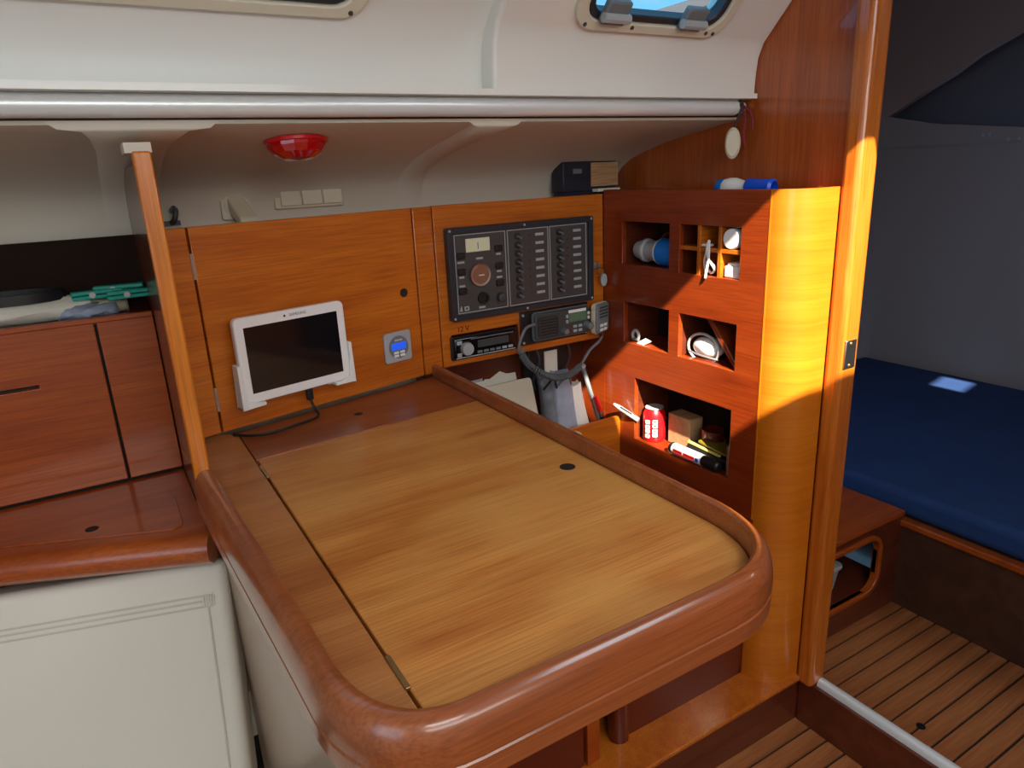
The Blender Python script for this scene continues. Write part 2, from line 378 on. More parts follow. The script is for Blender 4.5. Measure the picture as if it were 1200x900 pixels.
# ------------------------------------------------------------------ handrail
hr = thing('handrail', 'long brushed aluminium grab rail running under the white cabin side', 'handrail', (.8, 2.49, .2))
obj('rail', MB().tube([(-1.6, 2.478, .2355), (2.735, 2.478, .2355)], .036, 20), 'alu', hr)
obj('end_cap', MB().tube([(2.735, 2.478, .2355), (2.79, 2.478, .2355)], .026, 16), 'cream', hr, label='cream plastic rail end against the bulkhead')
for x in (-.9, .55, 1.95): obj('bracket', MB().box(x-.03, x+.03, 2.49, 2.53, .215, .26), 'alu', hr)
ht = thing('hanging_tag', 'white oval tag hung on a dark red cord from the rail end', 'tag', (2.70, 2.46, .01))
obj('tag_body', MB(Fr((2.72, 2.463, .075), (.62, -.78, 0), (0, 0, 1))).loft([[(.036*math.cos(a)*q, .072*math.sin(a)*q, d) for a in [2*math.pi*k/20 for k in range(20)]] for q, d in ((.8, -.018), (1, -.008), (1, .008), (.8, .018))]), 'ivory', ht)
obj('cord', MB().tube(spline([(2.72, 2.463, .135), (2.735, 2.45, .19), (2.745, 2.435, .245), (2.75, 2.47, .28), (2.755, 2.51, .25), (2.75, 2.49, .20)], 6), .006, 6), 'rubber', ht)
obj('cord_tail', MB().tube(spline([(2.75, 2.45, .25), (2.757, 2.43, .19), (2.747, 2.425, .10), (2.755, 2.42, .06)], 6), .007, 6), 'redcord', ht, label='dark red cord tail')
obj('cord_tail', MB().tube(spline([(2.75, 2.45, .25), (2.765, 2.40, .20), (2.765, 2.385, .13)], 6), .006, 6), 'redcord', ht, label='dark red cord tail')
# red dome lamp on the soffit
rl = thing('dome_lamp', 'red faceted dome night lamp fixed under the side deck', 'lamp', (.735, 2.775, .08))
ax = Vector((0, -.13, -1))
obj('base', MB().lathe([(0, -.02), (.105, -.02), (.105, .004), (0, .004)], (.735, 2.775, .148), ax, 28), 'red', rl)
obj('lens', MB().lathe([(.0, 0), (.108, 0), (.112, .014), (.108, .03), (.09, .052), (.055, .07), (.0, .076)], (.735, 2.775, .146), ax, 14), 'redlens', rl, ang=15)
obj('lens_ring', MB().lathe([(.10, .0), (.117, .004), (.117, .016), (.10, .022)], (.735, 2.775, .146), ax, 28), 'red', rl)

# ------------------------------------------------------------------ locker front with instrument board
lf = thing('locker_front', 'honey coloured wooden locker front holding the tablet and switch panel', 'cabinet', (1.3, 3.2, -.99))
obj('filler_strip', MB(FL).box(-.10, .038, -.985, -.152, -.035, 0), 'door_wood', lf, bevel=.004)
d = obj('door', MB(FL).plate(.046, 1.088, -.985, -.152, [], -.035, 0), 'door_wood', lf, bevel=.004)
obj('finger_hole', MB(FL).lathe([(0, 0), (.021, 0), (.021, .004), (0, .004)], (1.005, -.545, 0), (0, 0, 1), 16), 'caulk_gap_dark', d)
for h in (-.30, -.84): obj('hinge', MB(FL).box(.036, .048, h-.05, h+.05, -.01, .003), 'steel', d)
obj('centre_strip', MB(FL).box(1.096, 1.211, -.985, -.152, -.035, 0), 'door_wood', lf, bevel=.004)
obj('instrument_board', MB(FR).plate(.004, 1.06, -.975, -.15, [(.06, .47, -.94, -.81)], -.035, 0), 'panel_wood', lf, bevel=.004)
obj('top_shelf', MB().prism([(.25, 2.96), (1.463, 3.24), (2.8, 3.24), (2.8, 3.45), (.25, 3.45)], -.20, -.185), 'left_wood', lf)
obj('recess_back', MB().loft([[(.2, 3.0, z), (1.44, 3.28, z), (1.44, 3.32, z), (.2, 3.04, z)] for z in (-.999, -.17)]), 'dark_wood', lf)
# ------------------------------------------------------------------ switch panel
F = FR
PX0, PX1, PH0, PH1 = .055, .957, -.732, -.262
def pu(u): return PX0+(PX1-PX0)*u
def pv(v): return PH1+(PH0-PH1)*v
spn = thing('switch_panel', 'black electrical switch panel with gauge, meter and two breaker columns', 'switch panel', F((.5, PH0, 0)))
obj('frame', MB(F).ring(rrect(PX0, PX1, PH0, PH1, .008, 2), rrect(PX0+.03, PX1-.03, PH0+.03, PH1-.03, .004, 2), 0, .045), 'frameblack', spn, bevel=.006)
obj('face', MB(F).box(PX0+.02, PX1-.02, PH0+.02, PH1-.02, 0, .03), 'panelgrey', spn)
dz = .03
for a, b in ((.045, .375), (.388, .672), (.682, .955)):
    obj('outline', MB(F).ring([(pu(a), pv(.075)), (pu(b), pv(.075)), (pu(b), pv(.925)), (pu(a), pv(.925))], [(pu(a)+.004, pv(.075)-.004), (pu(b)-.004, pv(.075)-.004), (pu(b)-.004, pv(.925)+.004), (pu(a)+.004, pv(.925)+.004)], dz, dz+.002), 'lightgrey', spn)
mt = obj('meter', MB(F).box(pu(.115), pu(.27), pv(.27), pv(.125), dz, dz+.006), 'meterface', spn, bevel=.003, label='cream analogue meter')
obj('needle', MB(F).box(pu(.19), pu(.193), pv(.24), pv(.17), dz+.006, dz+.008), 'black', mt)
gg = obj('gauge', MB(F).lathe([(0, 0), (.058, 0), (.062, .006), (.058, .016), (.048, .014), (0, .014)], (pu(.195), pv(.52), dz), (0, 0, 1), 28), 'steel', spn, label='round gauge with steel bezel')
obj('dial', MB(F).lathe([(0, 0), (.047, 0), (.047, .002), (0, .002)], (pu(.195), pv(.52), dz+.014), (0, 0, 1), 24), 'copper', gg)
obj('needle', MB(F).box(pu(.18), pu(.215), pv(.53), pv(.52), dz+.016, dz+.019), 'white', gg)
obj('socket', MB(F).lathe([(0, 0), (.032, 0), (.032, .012), (.022, .012), (.02, .004), (0, .004)], (pu(.21), pv(.785), dz), (0, 0, 1), 20), 'black', spn)
obj('knob', MB(F).lathe([(0, 0), (.026, 0), (.024, .03), (.016, .034), (0, .034)], (pu(.325), pv(.80), dz), (0, 0, 1), 16), 'darkgrey', spn)
for u, v in ((.08, .30), (.08, .47), (.08, .68), (.325, .26), (.325, .45), (.325, .64)):
    obj('rocker', MB(F).box(pu(u)-.022, pu(u)+.022, pv(v)-.016, pv(v)+.016, dz, dz+.014), 'black', spn, bevel=.004)
for u, v, wd in ((.08, .37, .02), (.08, .53, .014), (.08, .625, .016), (.325, .32, .014), (.325, .51, .014), (.325, .575, .016), (.2, .345, .02), (.2, .885, .018)):
    obj('legend', MB(F).box(pu(u)-wd, pu(u)+wd, pv(v)-.005, pv(v)+.005, dz, dz+.002), 'lightgrey', spn)
first = {}
for c, (ut, ul, ub) in enumerate(((.455, .54, .61), (.75, .815, .885))):
    for k in range(8):
        v = .15+k*.0945
        if not first:
            first['bezel'] = obj('switch', MB(F).lathe([(0, 0), (.017, 0), (.017, .008), (.009, .010), (0, .010)], (pu(.455), pv(.15), dz), (0, 0, 1), 12), 'black', spn)
            first['lever'] = obj('lever', MB(F).tube([(pu(.455), pv(.15), dz+.008), (pu(.455)+.006, pv(.15)-.008, dz+.034)], .0065, 8), 'midgrey', first['bezel'])
            first['led'] = obj('indicator', MB(F).lathe([(0, 0), (.005, 0), (.004, .004), (0, .005)], (pu(.455), pv(.15), dz), (0, 0, 1), 8), 'led', spn)
            first['leg'] = obj('legend_plate', MB(F).box(pu(.455)-.026, pu(.455)+.026, pv(.15)-.007, pv(.15)+.007, dz, dz+.002), 'lightgrey', spn)
            b0 = first['bezel']; first['led'].location += Vector(((pu(ul)-pu(.455))*U, 0, 0)); first['leg'].location += Vector(((pu(ub)-pu(.455))*U, 0, 0))
        else:
            dh = pv(v)-pv(.15)
            b1 = dup(b0, (pu(ut)-pu(.455), 0, dh), spn); l1 = first['lever'].copy(); col.objects.link(l1); l1.parent = b1
            q = first['led'].copy(); col.objects.link(q); q.location = Vector(((pu(ul)-pu(.455))*U, 0, dh*U))
            q = first['leg'].copy(); col.objects.link(q); q.location = Vector(((pu(ub)-pu(.455))*U, 0, dh*U)); q.scale = (1, 1, 1)
obj('emblem', MB(F).prism([(pu(.055), pv(.90)), (pu(.072), pv(.90)), (pu(.068), pv(.85)), (pu(.063), pv(.84))], dz, dz+.002), 'lightgrey', spn, label='small pale sail mark')
obj('emblem', MB(F).ring(rrect(pu(.085), pu(.115), pv(.90), pv(.85), .003, 2), rrect(pu(.093), pu(.107), pv(.887), pv(.863), .002, 2), dz, dz+.002), 'lightgrey', spn, label='small pale square mark')
for s_, h_ in ((PX0+.014, PH0+.014), (PX1-.014, PH0+.014), (PX0+.014, PH1-.014), (PX1-.014, PH1-.014), ((PX0+PX1)/2, PH1-.014), ((PX0+PX1)/2, PH0+.014)):
    obj('screw', MB(F).lathe([(0, 0), (.007, 0), (.005, .003), (0, .003)], (s_, h_, .045), (0, 0, 1), 8), 'lightgrey', spn)
# key in the lock beside the panel
ky = thing('key', 'steel key with grey tag in the lock right of the switch panel', 'key', F((1.02, -.64, 0)))
obj('lock', MB(F).lathe([(0, 0), (.022, 0), (.02, .012), (0, .012)], (.995, -.545, 0), (0, 0, 1), 14), 'steel', ky)
obj('blade', MB(F).box(.988, 1.002, -.56, -.53, .012, .05), 'steel', ky, bevel=.002)
obj('ring', MB(F).tube([(1.0+.02*math.cos(a), -.57+.02*math.sin(a), .05) for a in [k*math.pi/6 for k in range(13)]], .004, 6), 'brass', ky)
obj('key_tag', MB(F).prism([(1.025+.022*math.cos(a), -.625+.036*math.sin(a)) for a in [k*math.pi/8 for k in range(16)]], .042, .052), 'lightgrey', ky)
# car stereo
stv = thing('car_stereo', 'black car stereo with chrome volume knob below the switch panel', 'stereo', F((.26, -.94, 0)))
obj('surround', MB(F).ring(rrect(.048, .452, -.944, -.818, .01, 3), rrect(.066, .436, -.934, -.828, .006, 3), -.01, .012), 'black', stv, bevel=.004)
fcx = obj('faceplate', MB(F).box(.064, .438, -.936, -.826, -.012, .022), 'blackgloss', stv, bevel=.008)
obj('volume_knob', MB(F).lathe([(0, 0), (.034, 0), (.036, .008), (.032, .028), (0, .03)], (.13, -.885, .022), (0, 0, 1), 22), 'lightgrey', stv, label='chrome volume knob')
obj('button', MB(F).box(.075, .105, -.86, -.84, .022, .028), 'lightgrey', stv); obj('button', MB(F).box(.075, .10, -.925, -.905, .022, .028), 'lightgrey', stv)
obj('display', MB(F).box(.20, .39, -.892, -.852, .022, .0235), 'darkgrey', stv)
for k in range(6): obj('button', MB(F).box(.195+k*.038, .224+k*.038, -.922, -.908, .022, .027), 'lightgrey' if k > 3 else 'midgrey', stv, bevel=.002)
obj('trim_line', MB(F).box(.07, .43, -.934, -.929, .02, .0245), 'lightgrey', stv)
obj('disc_slot', MB(F).box(.16, .42, -.842, -.837, .02, .023), 'midgrey', stv)
text('marking', '12 V', Fr(F((.13, -.785, .0006)), F.x, F.y), .038, 'darkred', lf)
# VHF radio
vh = thing('vhf_radio', 'dark grey marine radio with green display below the switch panel', 'radio', F((.74, -.93, 0)))
obj('mounting_plate', MB(F).plate(.475, .935, -.935, -.745, [], 0, .01), 'black', vh, bevel=.004)
bd = obj('body', MB(F).prism(rrect(.545, .918, -.912, -.758, .02, 4), .01, .05), 'darkgrey', vh, bevel=.01, seg=2)
obj('edge_trim', MB(F).ring(rrect(.541, .922, -.916, -.754, .022, 4), rrect(.549, .914, -.908, -.762, .018, 4), .02, .036), 'midgrey', vh)
sg = obj('speaker', MB(F).ring(rrect(.565, .70, -.90, -.78, .02, 3), rrect(.573, .692, -.892, -.788, .016, 3), .05, .055), 'rubber', vh)
for k in range(6): obj('slat', MB(F).box(.58, .685, -.884+k*.016, -.876+k*.016, .05, .054), 'black', sg)
obj('display', MB(F).box(.775, .895, -.836, -.788, .05, .054), 'lcd', vh)
obj('label_strip', MB(F).box(.772, .892, -.784, -.768, .05, .053), 'white', vh, label='white label strip')
obj('squelch_knob', MB(F).lathe([(0, 0), (.018, 0), (.016, .035), (0, .037)], (.735, -.88, .05), (0, 0, 1), 14), 'midgrey', vh)
obj('channel_knob', MB(F).lathe([(0, 0), (.024, 0), (.021, .045), (.015, .05), (0, .05)], (.895, -.868, .05), (0, 0, 1), 16), 'midgrey', vh)
for i in range(3):
    for j in range(2): obj('button', MB(F).box(.765+i*.036, .79+i*.036, -.872-j*.026, -.856-j*.026, .05, .057), 'led' if i == 0 else 'lightgrey', vh, bevel=.003)
for h in (-.80, -.825): obj('button', MB(F).box(.903, .916, h-.008, h+.008, .05, .056), 'white', vh)
for h in (-.80, -.83): obj('button', MB(F).box(.752, .766, h-.009, h+.009, .05, .056), 'lightgrey', vh)
for s_ in (.495, .92):
    for h_ in (-.765, -.92): obj('screw', MB(F).lathe([(0, 0), (.008, 0), (.006, .004), (0, .004)], (s_, h_, .01), (0, 0, 1), 8), 'lightgrey', vh)
# hand microphone and its coiled cord
mc = thing('hand_microphone', 'grey hand microphone with white edge clipped beside the marine radio', 'microphone', F((1.0, -.92, .02)))
MF = Fr(F((.995, -.84, .055)), (math.cos(.35), math.sin(.35), 0), (.02, 0, 1))
obj('clip', MB(F).box(.975, 1.015, -.86, -.82, 0, .04), 'black', mc)
obj('shell', MB(MF).prism(rrect(-.062, .066, -.085, .085, .022, 4), -.025, .018), 'midgrey', mc, bevel=.01)
obj('side_band', MB(MF).ring(rrect(-.069, .07, -.089, .089, .024, 4), rrect(-.06, .064, -.083, .083, .022, 4), -.02, .002), 'ivory', mc, label='cream side band')
for k in range(4): obj('grille_line', MB(MF).box(-.04, .045, .005+k*.018, .012+k*.018, .018, .021), 'rubber', mc)
for x in (-.022, .018):
    for y in (-.04, -.065): obj('button', MB(MF).box(x-.014, x+.016, y-.008, y+.008, .018, .024), 'white', mc, bevel=.002)
obj('push_to_talk', MB(MF).box(-.078, -.064, -.01, .055, -.018, .006), 'ivory', mc, bevel=.004)
obj('strain_relief', MB(MF).tube([(.01, -.085, -.005), (.012, -.12, -.005)], [.014, .009], 8), 'rubber', mc)
cc = thing('coiled_cord', 'dark grey coiled microphone cord hanging below the marine radio', 'cord', (2.05, 3.12, -1.13))
main = spline([(1.895, 3.13, -.955), (1.93, 3.11, -1.02), (2.02, 3.10, -1.09), (2.11, 3.10, -1.125), (2.20, 3.10, -1.12), (2.275, 3.11, -1.09)], 40)
hel = []
for i, p in enumerate(main):
    t = (main[min(i+1, len(main)-1)]-main[max(i-1, 0)]).normalized(); a = Vector((0, 1, 0)); a = (a-t*a.dot(t)).normalized(); b = t.cross(a)
    th = i*1.05; hel.append(p+(a*math.cos(th)+b*math.sin(th))*.016)
obj('coil', MB().tube(hel, .0062, 5), 'cordgrey', cc)
obj('plain_lead', MB().tube(spline([(2.275, 3.11, -1.09), (2.295, 3.1, -1.05), (2.34, 3.1, -1.0), (2.40, 3.1, -.965), (2.447, 3.13, -.95)], 6), .008, 6), 'midgrey', cc)
obj('plain_lead', MB().tube(spline([(2.0, 3.15, -.81), (1.93, 3.13, -.82), (1.885, 3.12, -.88), (1.88, 3.13, -.94), (1.91, 3.15, -.965), (1.915, 3.14, -.935), (1.895, 3.13, -.955)], 6), .008, 6), 'midgrey', cc)
# ------------------------------------------------------------------ tablet, battery monitor
TF = Fr(FL((.378, -.695, .055)), FL.x, FL.y)
hd = thing('tablet_holder', 'white plastic corner bracket gripping the bottom of the tablet', 'bracket', FL((.4, -.9, 0)))
obj('back_plate', MB(FL).box(.24, .52, -.86, -.62, 0, .033), 'white', hd, bevel=.004)
for s in (-1, 1):
    c = MB(TF)
    def bx3(x0, x1, y0, y1, z0, z1): c.box(min(s*x0, s*x1), max(s*x0, s*x1), y0, y1, z0, z1)
    bx3(.250, .264, -.195, -.01, -.03, .024); bx3(.165, .264, -.195, -.181, -.03, .024); bx3(.15, .264, -.195, -.09, -.034, -.021)
    obj('corner_clip', c, 'white', hd, bevel=.003)
    obj('clip_lip', MB(TF).prism([(s*a, b) for a, b in ((.264, -.195), (.264, -.06), (.246, -.085), (.236, -.165), (.19, -.178), (.17, -.195))], .0165, .0235), 'white', hd, bevel=.002)
tb = thing('tablet', 'white framed tablet with a dark screen in a wall bracket', 'tablet', FL((.4, -.88, .04)))
obj('body', MB(TF).prism(rrect(-.25, .25, -.18, .18, .025, 5), -.02, .014), 'whitegloss', tb, bevel=.006)
obj('screen', MB(TF).box(-.212, .212, -.138, .138, .013, .0155), 'blackgloss', tb)
obj('camera_lens', MB(TF).lathe([(0, 0), (.005, 0), (.005, .001), (0, .001)], (-.03, .158, .014), (0, 0, 1), 10), 'black', tb)
text('maker_mark', 'SAMSUNG', Fr(TF((.03, .158, .0145)), TF.x, TF.y), .017, 'midgrey', tb, .0008)
cb = thing('charging_cable', 'thin black charging cable looping from the tablet to the table', 'cable', FL((.36, -1.0, .06)))
obj('plug', MB(TF).box(.028, .056, -.232, -.18, -.012, .010), 'black', cb, bevel=.004)
obj('lead', MB().tube(spline([TF((.042, -.23, 0)), TF((.05, -.27, .01)), TF((.04, -.30, .05)), (.60, 2.87, -.992), (.50, 2.84, -.992), (.42, 2.86, -.992), (.36, 2.92, -.992)], 6), .006, 6), 'black', cb)
bt = thing('battery_monitor', 'square grey battery monitor with small blue display on the locker door', 'monitor', FL((.935, -.88, 0)))
BF = Fr(FL((.935, -.80, 0)), FL.x, FL.y)
obj('bezel', MB(BF).prism(rrect(-.078, .078, -.075, .075, .014, 3), 0, .016), 'lightgrey', bt, bevel=.005)
obj('face_ring', MB(BF).ring([(.056*math.cos(k*math.pi/16), .056*math.sin(k*math.pi/16)) for k in range(32)], [(.050*math.cos(k*math.pi/16), .050*math.sin(k*math.pi/16)) for k in range(32)], .016, .019), 'midgrey', bt)
obj('face', MB(BF).lathe([(0, 0), (.05, 0), (.05, .002), (0, .002)], (0, 0, .016), (0, 0, 1), 28), 'midgrey', bt)
obj('display', MB(BF).box(-.042, .042, -.012, .022, .018, .020), 'lcdblue', bt, label='small blue backlit display')
text('maker_mark', 'victron', Fr(BF((0, .036, .019)), BF.x, BF.y), .016, 'white', bt, .0008)
for x in (-.018, .018):
    for y in (-.026, -.042): obj('button', MB(BF).box(x-.014, x+.014, y-.006, y+.006, .018, .022), 'white', bt, bevel=.002)

# ------------------------------------------------------------------ chart table
ct = thing('chart_table', 'wooden chart table with rounded fiddle rail and hinged lid', 'table', (.85, 1.9, -1.06))
NB = 12
inn = [(.215, 2.47), (.24, 1.9), (.262, 1.40)]+bez((.266, 1.28), (.266, .995), (.45, .995), NB)+[(.8, .995), (1.0, .995)]+bez((1.12, .995), (1.372, .998), (1.39, 1.27), NB)+[(1.39, 1.6), (1.39, 3.19)]
out = [(.15, 2.47), (.175, 1.9), (.198, 1.40)]+bez((.204, 1.26), (.206, .937), (.45, .937), NB)+[(.8, .937), (1.0, .937)]+bez((1.12, .937), (1.412, .942), (1.443, 1.27), NB)+[(1.44, 1.6), (1.44, 3.19)]
prof = [(0, -1.03), (0, -.952), (.06, -.944), (.2, -.939), (.38, -.9385), (.55, -.942), (.7, -.949), (.83, -.961), (.93, -.978), (.985, -.998), (1, -1.02), (1, -1.036), (.95, -1.039), (.95, -1.043), (1.0, -1.047), (.97, -1.096), (.9, -1.10), (.3, -1.10)]
obj('fiddle_rail', MB().loft([[(a[0]+(b[0]-a[0])*t, a[1]+(b[1]-a[1])*t, z) for t, z in prof] for a, b in zip(inn, out)]), 'rim_wood', ct, ang=28)
lidp = [(.388, .99), (1.0, .99)]+[(x-.003, y) for x, y in bez((1.12, .99), (1.372, .994), (1.39, 1.27), NB)]+[(1.387, 2.697), (.388, 2.588)]
ld = obj('lid', MB().prism(lidp, -1.03, -1.0), 'lid_wood', ct, bevel=.004)
obj('finger_hole', MB().lathe([(0, 0), (.028, 0), (.028, .0012), (0, .0012)], (1.284, 1.842, -1.0), (0, 0, 1), 20), 'caulk_gap_dark', ld)
for y in (1.194, 2.46): obj('hinge', MB().box(.379, .391, y-.06, y+.06, -1.004, -.995), 'brass', ld, bevel=.002)
obj('side_board', MB().prism([(.16, 2.9), (.21, 2.2), (.25, 1.3), (.3, .99), (.380, .99), (.380, 2.94), (.3, 2.99)], -1.03, -1.0), 'board_wood', ct, bevel=.003)
bb = obj('back_board', MB().prism([(.384, 2.596), (1.387, 2.705), (1.387, 3.19), (.384, 2.955)], -1.03, -1.0), 'back_wood', ct, bevel=.003)
obj('screw_plug', MB().lathe([(0, 0), (.02, 0), (.018, .001), (0, .001)], (.877, 2.863, -1.0), (0, 0, 1), 14), 'caulk_gap_dark', bb)
obj('table_bottom', MB().box(.24, 1.40, 1.3, 3.0, -1.30, -1.035), 'dark_wood', ct)
obj('side_panel', MB().loft([[(.205, 2.47, z), (.245, 1.05, z), (.275, 1.05, z), (.235, 2.47, z)] for z in (-2.9, -1.05)]), 'reflection_greige', ct)
bn = thing('storage_bin', 'deep dark wooden bin between the chart table and pigeonholes', 'bin', (1.95, 2.8, -1.72))
obj('side_wall', MB().box(1.400, 1.436, 2.05, 3.42, -1.72, -1.06), 'dark_wood', bn)
obj('bin_floor', MB().box(1.40, 2.527, 2.05, 3.42, -1.72, -1.69), 'dark_wood', bn)
obj('back', MB().box(1.40, 2.527, 3.42, 3.444, -1.72, -.5), 'dark_wood', bn)
dv = obj('divider', MB().box(1.436, 2.526, 3.06, 3.085, -1.70, -1.435), 'panel_wood', bn, bevel=.003)
obj('peg', MB().lathe([(0, 0), (.03, 0), (.03, .03), (0, .035)], (2.19, 3.06, -1.48), (0, -1, 0), 14), 'ivory', dv)
# cupboard under the table
un = thing('under_table_cupboard', 'dark red wooden cupboard set back under the chart table', 'cupboard', (2.0, 2.05, -2.6))
obj('back_panel', MB().box(1.74, 2.526, 2.07, 2.10, -2.60, -1.722), 'darkred', un)
obj('door', MB().box(.9, 1.478, 2.04, 2.07, -2.60, -1.32), 'darkred', un, bevel=.004)
obj('stile', MB().box(1.49, 1.56, 2.03, 2.07, -2.60, -1.32), 'left_wood', un, bevel=.004)
obj('post', MB().tube([(1.715, 2.09, -2.6), (1.715, 2.09, -1.722)], .05, 16), 'darkred', un)
obj('inner_back', MB().box(.9, 1.75, 2.35, 2.38, -2.6, -1.32), 'recess_shade_wood', un)
pt = thing('plinth', 'low orange wooden plinth ledge the pigeonhole cabinet stands on', 'plinth', (1.8, 1.95, -2.9))
obj('top_board', MB().box(.6, 2.80, 1.875, 2.42, -2.625, -2.60), 'jamb_wood', pt, bevel=.006)
obj('kickboard', MB().box(.6, 2.80, 1.905, 1.935, -2.90, -2.62), 'dark_wood', pt)

# ------------------------------------------------------------------ pigeonhole cabinet
pg = thing('pigeonhole_cabinet', 'tall red-brown cabinet of open pigeonholes with curved golden corner', 'cabinet', (2.65, 2.55, -2.6))
S = lambda y: 3.21-y
H = {'c1': (S(3.046), S(2.676), -.526, -.294), 'c2': (S(2.603), S(2.216), -.532, -.294), 'd1': (S(3.03), S(2.669), -.969, -.737),
     'd2': (S(2.593), S(2.216), -.969, -.742), 'e': (S(2.933), S(2.222), -1.538, -1.168)}
obj('front', MB(FT).plate(0, 1.147, -2.6, -.128, list(H.values()), -.03, 0), 'tower_wood', pg, bevel=.003)
cpn = [(2.527, 2.058)]+[(x, y) for x, y in arc(2.687, 2.058, .16, 180, 270, 14)]+[(2.755, 1.898)]
cin = [(2.557, 2.058)]+[(x, y) for x, y in arc(2.687, 2.058, .13, 180, 270, 14)]+[(2.755, 1.928)]
obj('side_return', MB(FT).box(-.234, -.001, -1.72, -.2, -.03, 0), 'tower_wood', pg)
obj('curved_corner', MB().prism(cpn+cin[::-1], -2.6, -.128), 'curve_wood', pg, ang=40)
obj('seam_strip', MB(FT).box(1.146, 1.1535, -2.6, -.128, -.01, .0015), 'post_wood', pg, label='pale seam strip')
obj('top_board', MB().prism([(2.557, 3.20), (2.557, 2.06), (2.60, 1.98), (2.687, 1.93), (2.755, 1.93), (2.798, 1.93), (2.798, 3.20)], -.185, -.165), 'left_wood', pg)
for k, (a, b, c, d_) in H.items():
    z0 = c-.015
    obj('shelf', MB(FT).box(a-.02, b+.02, c-.018, c-.003, -.262, -.03), 'tower_wood', pg)
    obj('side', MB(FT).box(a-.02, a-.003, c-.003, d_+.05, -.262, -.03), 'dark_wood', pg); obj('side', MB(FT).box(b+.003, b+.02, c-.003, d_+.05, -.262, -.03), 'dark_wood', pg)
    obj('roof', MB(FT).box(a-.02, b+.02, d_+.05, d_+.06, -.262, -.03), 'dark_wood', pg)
    obj('back', MB(FT).box(a-.02, b+.02, c-.018, d_+.06, -.27, -.262), 'recess_shade_wood', pg)
a, b, c, d_ = H['c2']
for y in (2.478, 2.345): obj('upright', MB(FT).box(S(y)-.010, S(y)+.010, c-.003, d_+.05, -.255, -.006), 'panel_wood', pg, bevel=.002)
obj('cross_shelf', MB(FT).box(a-.003, b+.003, -.418, -.398, -.255, -.008), 'panel_wood', pg, bevel=.002)
# contents of the pigeonholes
sh = thing('shore_power_adapter', 'grey and bright blue shore power connector lying in the upper pigeonhole', 'connector', FT((.4, -.526, -.1)))
def ly(prof, s0, h, dd): return MB(FT).lathe(prof, (s0, h, dd), (1, 0, 0), 20)
obj('cable_gland', ly([(0, 0), (.045, 0), (.05, .012), (.05, .055), (.04, .06), (0, .06)], .19, -.455, -.10), 'lightgrey', sh)
obj('grip', ly([(0, 0), (.064, 0), (.064, .02), (.054, .03), (.056, .11), (.066, .12), (0, .12)], .25, -.455, -.10), 'lightgrey', sh)
obj('collar', ly([(0, 0), (.068, 0), (.072, .01), (.062, .02), (0, .02)], .37, -.455, -.10), 'white', sh)
obj('plug_sleeve', ly([(0, 0), (.073, 0), (.073, .10), (.066, .13), (.05, .13), (.05, .02), (0, .02)], .388, -.455, -.10), 'blueplug', sh, label='bright blue plug sleeve')
obj('hose_loop', MB(FT).tube([(.37+.13*math.cos(a), -.47+.11*math.sin(a), -.2) for a in [math.pi*k/16 for k in range(17)]], .012, 8), 'darkred', None, label='brown hose loop behind the shore power connector', cat='hose')
wc = thing('white_charging_lead', 'thin white cable bundled in the middle of the small pigeonholes', 'cable', FT((.80, -.53, -.05)))
obj('loop', MB(FT).tube(spline([(.765, -.525, -.03), (.76, -.47, -.02), (.79, -.42, 0), (.815, -.36, .01), (.80, -.40, .006), (.80, -.46, -.01), (.83, -.49, -.02), (.80, -.52, -.03), (.77, -.49, -.02), (.81, -.46, 0), (.83, -.50, -.02)], 6), .0065, 6), 'white', wc)
obj('tail', MB(FT).tube(spline([(.815, -.365, .01), (.805, -.44, 0), (.80, -.54, .012)], 6), .006, 6), 'white', wc)
obj('plug', MB(FT).box(.745, .79, -.395, -.382, -.05, -.01), 'white', wc, bevel=.003)
rr = thing('tape_roll', 'small white roll standing on edge in the upper right small pigeonhole', 'roll', FT((.935, -.40, -.05)))
obj('rim', MB(FT).lathe([(.022, 0), (.046, 0), (.048, .008), (.048, .05), (.044, .056), (.022, .056)], (.93, -.349, -.062), (0, 0, 1), 24), 'whitegloss', rr)
obj('hub', MB(FT).lathe([(0, 0), (.024, 0), (.024, .03), (0, .03)], (.93, -.349, -.05), (0, 0, 1), 18), 'lightgrey', rr)
ps = thing('power_adapter', 'small white block with a flat lid in the lower right small pigeonhole', 'adapter', FT((.93, -.53, -.05)))
obj('case', MB(FT).box(.885, .975, -.532, -.475, -.10, -.02), 'whitegloss', ps, bevel=.008)
obj('cap', MB(FT).box(.895, .968, -.475, -.462, -.10, -.03), 'white', ps, bevel=.005)
sm = thing('shackle', 'small grey metal shackle in the dark middle left pigeonhole', 'fitting', FT((.22, -.969, -.06)))
obj('bow', MB(FT).tube([(.225+.026*math.cos(a), -.935+.03*math.sin(a), -.05) for a in [math.pi*(-.25+1.5*k/12) for k in range(13)]], .009, 8), 'lightgrey', sm)
obj('pin', MB(FT).tube([(.20, -.958, -.05), (.25, -.958, -.05)], .010, 8), 'midgrey', sm)
obj('paper_scrap', MB(FT).add([(.27, -.968, -.02), (.33, -.968, -.015), (.335, -.955, -.07), (.275, -.950, -.08), (.27, -.966, -.02), (.33, -.966, -.015), (.335, -.953, -.07), (.275, -.948, -.08)], [(0, 1, 2, 3), (7, 6, 5, 4), (0, 4, 5, 1), (1, 5, 6, 2), (2, 6, 7, 3), (3, 7, 4, 0)]), 'paper', label='crumpled paper scrap in the middle left pigeonhole', cat='paper')
lp = thing('dome_light', 'white domed lamp with a wire loop in the middle right pigeonhole', 'lamp', FT((.75, -.965, -.08)))
obj('dome', MB(FT).sphere((.735, -.915, -.10), .095, .055, .06, 20, 10), 'whitegloss', lp)
